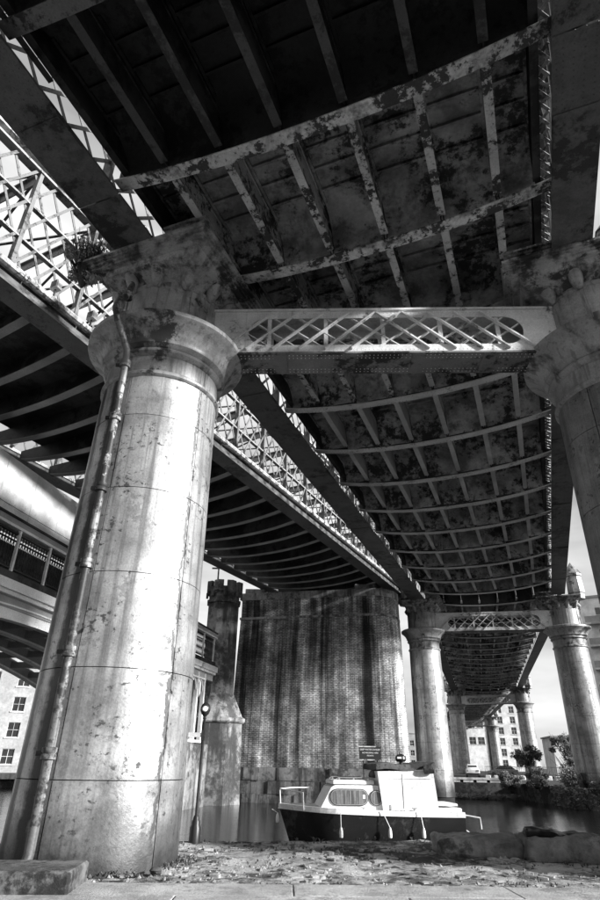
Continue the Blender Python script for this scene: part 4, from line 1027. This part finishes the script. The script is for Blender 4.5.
# pulpit rails
for p in ([(.05, 1.0, .68), (.02, 1.0, 1.08)], [(.62, .3, .62), (.6, .28, 1.02)], [(.95, 1.6, .62), (.93, 1.62, 1.08)], [(.02, 1.0, 1.08), (.6, .28, 1.02), ], [(.02, 1.0, 1.08), (.45, 1.5, 1.1), (1.0, 1.62, 1.1)]):
    MB().tube(p, .016, 6).build('pulpit_rail', LETTER, t, True)
for x in (1.6, 2.0, 2.4):
    for y in (.36, 1.64): MB().box(x - .02, x + .02, y - .015, y + .015, 1.33, 1.375).build('rail_foot', CHROME, t)
for y in (.36, 1.64): MB().tube([(1.5, y, 1.34), (1.58, y, 1.385), (2.42, y, 1.385), (2.5, y, 1.34)], .013, 6).build('grab_rail', CHROME, t, True)
for x in (.35, 2.2, 3.6): MB().box(x - .07, x + .07, .1, .14, .69, .71).box(x - .02, x + .02, .105, .135, .64, .69).build('cleat', CHROME, t)
MB().box(3.3, 3.305, .108, .125, .68, 1.5).build('panel_seam', RIB, t); MB().box(2.9, 4.1, .104, .112, 1.38, 1.385).build('panel_seam', RIB, t)
MB().tube([(2.95, .1, .64), (2.95, .1, .78)], .012, 6).build('stanchion', CHROME, t)
# stern platform and steps
MB().cham(4.28, 4.95, .3, 1.7, .62, .7, .02).build('stern_seat', WHITE, t); MB().cham(4.34, 4.88, .4, 1.6, .74, .8, .02).build('stern_cushion', WHITE, t)
MB().tube([(4.75, .1, .58), (5.3, -.05, .5), (5.32, -.02, .25)], .02, 6).build('stern_rail', LETTER, t); MB().tube([(4.3, .3, .6), (5.1, .0, .1)], .02, 6).build('stern_rail', LETTER, t)
# engine and gear on top
def fender(x, z0, z1, lean=0.0, n_='white'):
    f = thing('boat_fender', '', 'fender', (0, 0, 0)); return f
fx = [(-.12, .5, .18, .16, 'white fender hanging at the bow tip of the cruiser'), (1.55, .5, -.06, 0, 'white fender hanging below the long cabin window of the cruiser'),
      (2.83, .55, -.06, .18, 'white fender hanging slantwise below the front edge of the white wheelhouse'), (3.72, .55, -.06, .05, 'white fender hanging below the middle of the white wheelhouse')]
ca, sa = math.cos(R(5)), math.sin(R(5))
for x, zt, zb, ln, lab in fx:
    wx, wy = -.35 + x * ca - (-.14) * sa, 17.62 + x * sa + (-.14) * ca
    if ln == .16: wy += 1.0
    f = thing('boat_fender', lab, 'fender', (wx, wy, zb + .0), 0, 'white fenders hung along the boat')
    b = MB(); b.lathe([(.015, 0), (.045, .02), (.05, .08), (.045, .16), (.03, .22), (.012, .25)], 10); b.build('body', WHITE, f, True)
    MB().tube([(0, 0, .24), (-ln, .06, zt - zb)], .01, 5).build('rope', LETTER, f)
o = thing('covered_engine', 'round black covered object standing on the canvas wheelhouse roof', 'engine', (2.98, 18.4, 1.68))
MB().lathe([(.02, 0), (.12, .01), (.16, .07), (.15, .14), (.08, .19), (.02, .21)], 14).build('cover', BLACK, o, True)
MB().tube([(-.07, 0, .17), (-.06, 0, .26), (0, 0, .3), (.06, 0, .26), (.07, 0, .17)], .014, 6).build('carry_handle', CHROME, o)
MB().box(-.12, .0, -.165, -.15, .08, .13).build('badge', LETTER, o); MB().lathe([(.05, -.05), (.05, .02)], 10).build('foot', BLACK, o)
o = thing('folded_gear', 'dark heap of folded covers on the deck between cabin roof and white wheelhouse', 'covers', (2.32, 18.65, 1.28))
b = MB(); rough_box(b, -.22, .3, -.3, .3, 0, .22, .08, 8, (6, 5, 3), .2); b.build('bundle', CANVAS, o, True); MB().tube([(-.1, 0, .1), (0, .1, .3), (.15, 0, .12)], .03, 6).build('strap', BLACK, o)

# notice board on the pier side of the boat
t = thing('notice_board', 'black notice board with pale lettering standing behind the boat', 'sign', (2.35, 20.4, 0), R(2))
MB().box(-.34, .34, -.02, .02, 1.75, 2.09).build('board', BLACK, t)
MB().box(-.36, .36, -.03, .03, 2.09, 2.12).box(-.36, .36, -.03, .03, 1.72, 1.75).build('rim', RIB, t)
for x in (-.22, .22): MB().box(x - .02, x + .02, .02, .06, -1.8, 2.0).build('post', IRON, t)
def text(body, size, loc, par, m=LETTER, ext=.003):
    c = bpy.data.curves.new('lettering', 'FONT'); c.body = body; c.size = size; c.extrude = ext; c.align_x = 'CENTER'; c.align_y = 'CENTER'; c.materials.append(m)
    tmp = bpy.data.objects.new('lettering_source', c); me = bpy.data.meshes.new_from_object(tmp); bpy.data.objects.remove(tmp); o = bpy.data.objects.new('lettering', me); col.objects.link(o); o.parent = par; o.location = loc; o.rotation_euler = (R(90), 0, 0); return o
text('DEEP WATER DANGER', .062, (0, -.025, 2.02), t); text('NO MOORING HERE', .055, (0, -.025, 1.93), t); text('PRIVATE', .055, (0, -.025, 1.85), t)

# ------------------------------------------------------------------ lamp post
t = thing('street_lamp', 'slim black lamp post with a globe lantern on the quay beside the near column', 'street lamp', (-2.27, 15.75, -.02))
MB().lathe([(.13, 0), (.13, .3), (.1, .36), (.1, .42), (.075, .46), (.07, .5), (.05, .54)], 12).build('base', BLACK, t, True)
MB().lathe([(.04, .5), (.035, 1.4), (.03, 2.55), (.045, 2.58), (.03, 2.62)], 10).build('post', BLACK, t, True)
MB().lathe([(.03, 2.62), (.09, 2.68), (.125, 2.76), (.125, 2.82), (.09, 2.9), (.03, 2.95)], 14).build('lantern_ring', BLACK, t, True)
MB().tube([(0, -.09, 2.79), (0, -.13, 2.79)], [.08, .05], 14).build('globe', WHITE, t, True)
MB().box(-.42, .03, -.035, -.02, 2.16, 2.26).build('finger_sign', WHITE, t); MB().box(-.04, .04, -.05, .05, 2.1, 2.32).build('sign_clamp', BLACK, t)

# ------------------------------------------------------------------ stone slabs and plinth on the quay
b = MB(); rough_box(b, 0, 1.75, -.1, 1.15, -.1, .29, .09, 2.0, (22, 14, 6), .11)
o = tag(b.build('stone_slab', ROCK, None, True), 'big rough flat stone slab on the quay nearest the stern of the boat', 'stone slab', 'rough stone slabs on the quay'); o.location = (3.05, 14.55, 0); o.rotation_euler.z = R(-4)
b = MB(); rough_box(b, 0, 2.5, -.1, 1.3, -.1, .33, .1, 9.0, (26, 14, 6), .11)
o = tag(b.build('stone_slab', ROCK, None, True), 'big rough flat stone slab at the right edge under the black tarpaulin', 'stone slab', 'rough stone slabs on the quay'); o.location = (4.72, 14.1, 0); o.rotation_euler.z = R(-7)
b = MB(); rough_box(b, 0, 1.0, 0, .5, -.02, .12, .1, 5.0, (26, 12, 4), .3)
o = tag(b.build('tarpaulin', BLACK, None, True), 'crumpled black tarpaulin bundle lying on the right stone slab', 'tarpaulin'); o.location = (4.9, 14.35, .31)
b = MB(); b.cham(-1.6, .0, -.55, .55, -.1, .26, .03)
o = tag(b.build('plinth_stone', mat('sooty_stone', .07, patch=.02, pscale=3, pthr=.55, rough=.9, bump=.8, bscale=9, dirt=.14), None, False), 'dark squared stone block at the foot of the near column', 'stone block'); o.location = (-3.1, 10.25, 0); o.rotation_euler.z = R(4)
for i, lab in enumerate(('loose stone at the foot of the near column, beside the dark squared block', 'loose stone at the foot of the near column, close to the lamp post side',
                         'loose stone in front of the near column, midway round its foot')):
    a = (3.95, 5.6, 4.8)[i]; r_ = (1.85, 1.9, 1.95)[i]; b = MB(); s = (.13, .1, .12)[i]; rough_box(b, -s, s, -s, s, -s * .5, s * .6, s * .3, i * 2.2, (3, 3, 2), .3)
    o = tag(b.build('loose_stone', ROCK, None, True), lab, 'stone', 'loose stones at the column foot'); o.location = (A.x + r_ * math.cos(a), A.y + r_ * math.sin(a), 0)
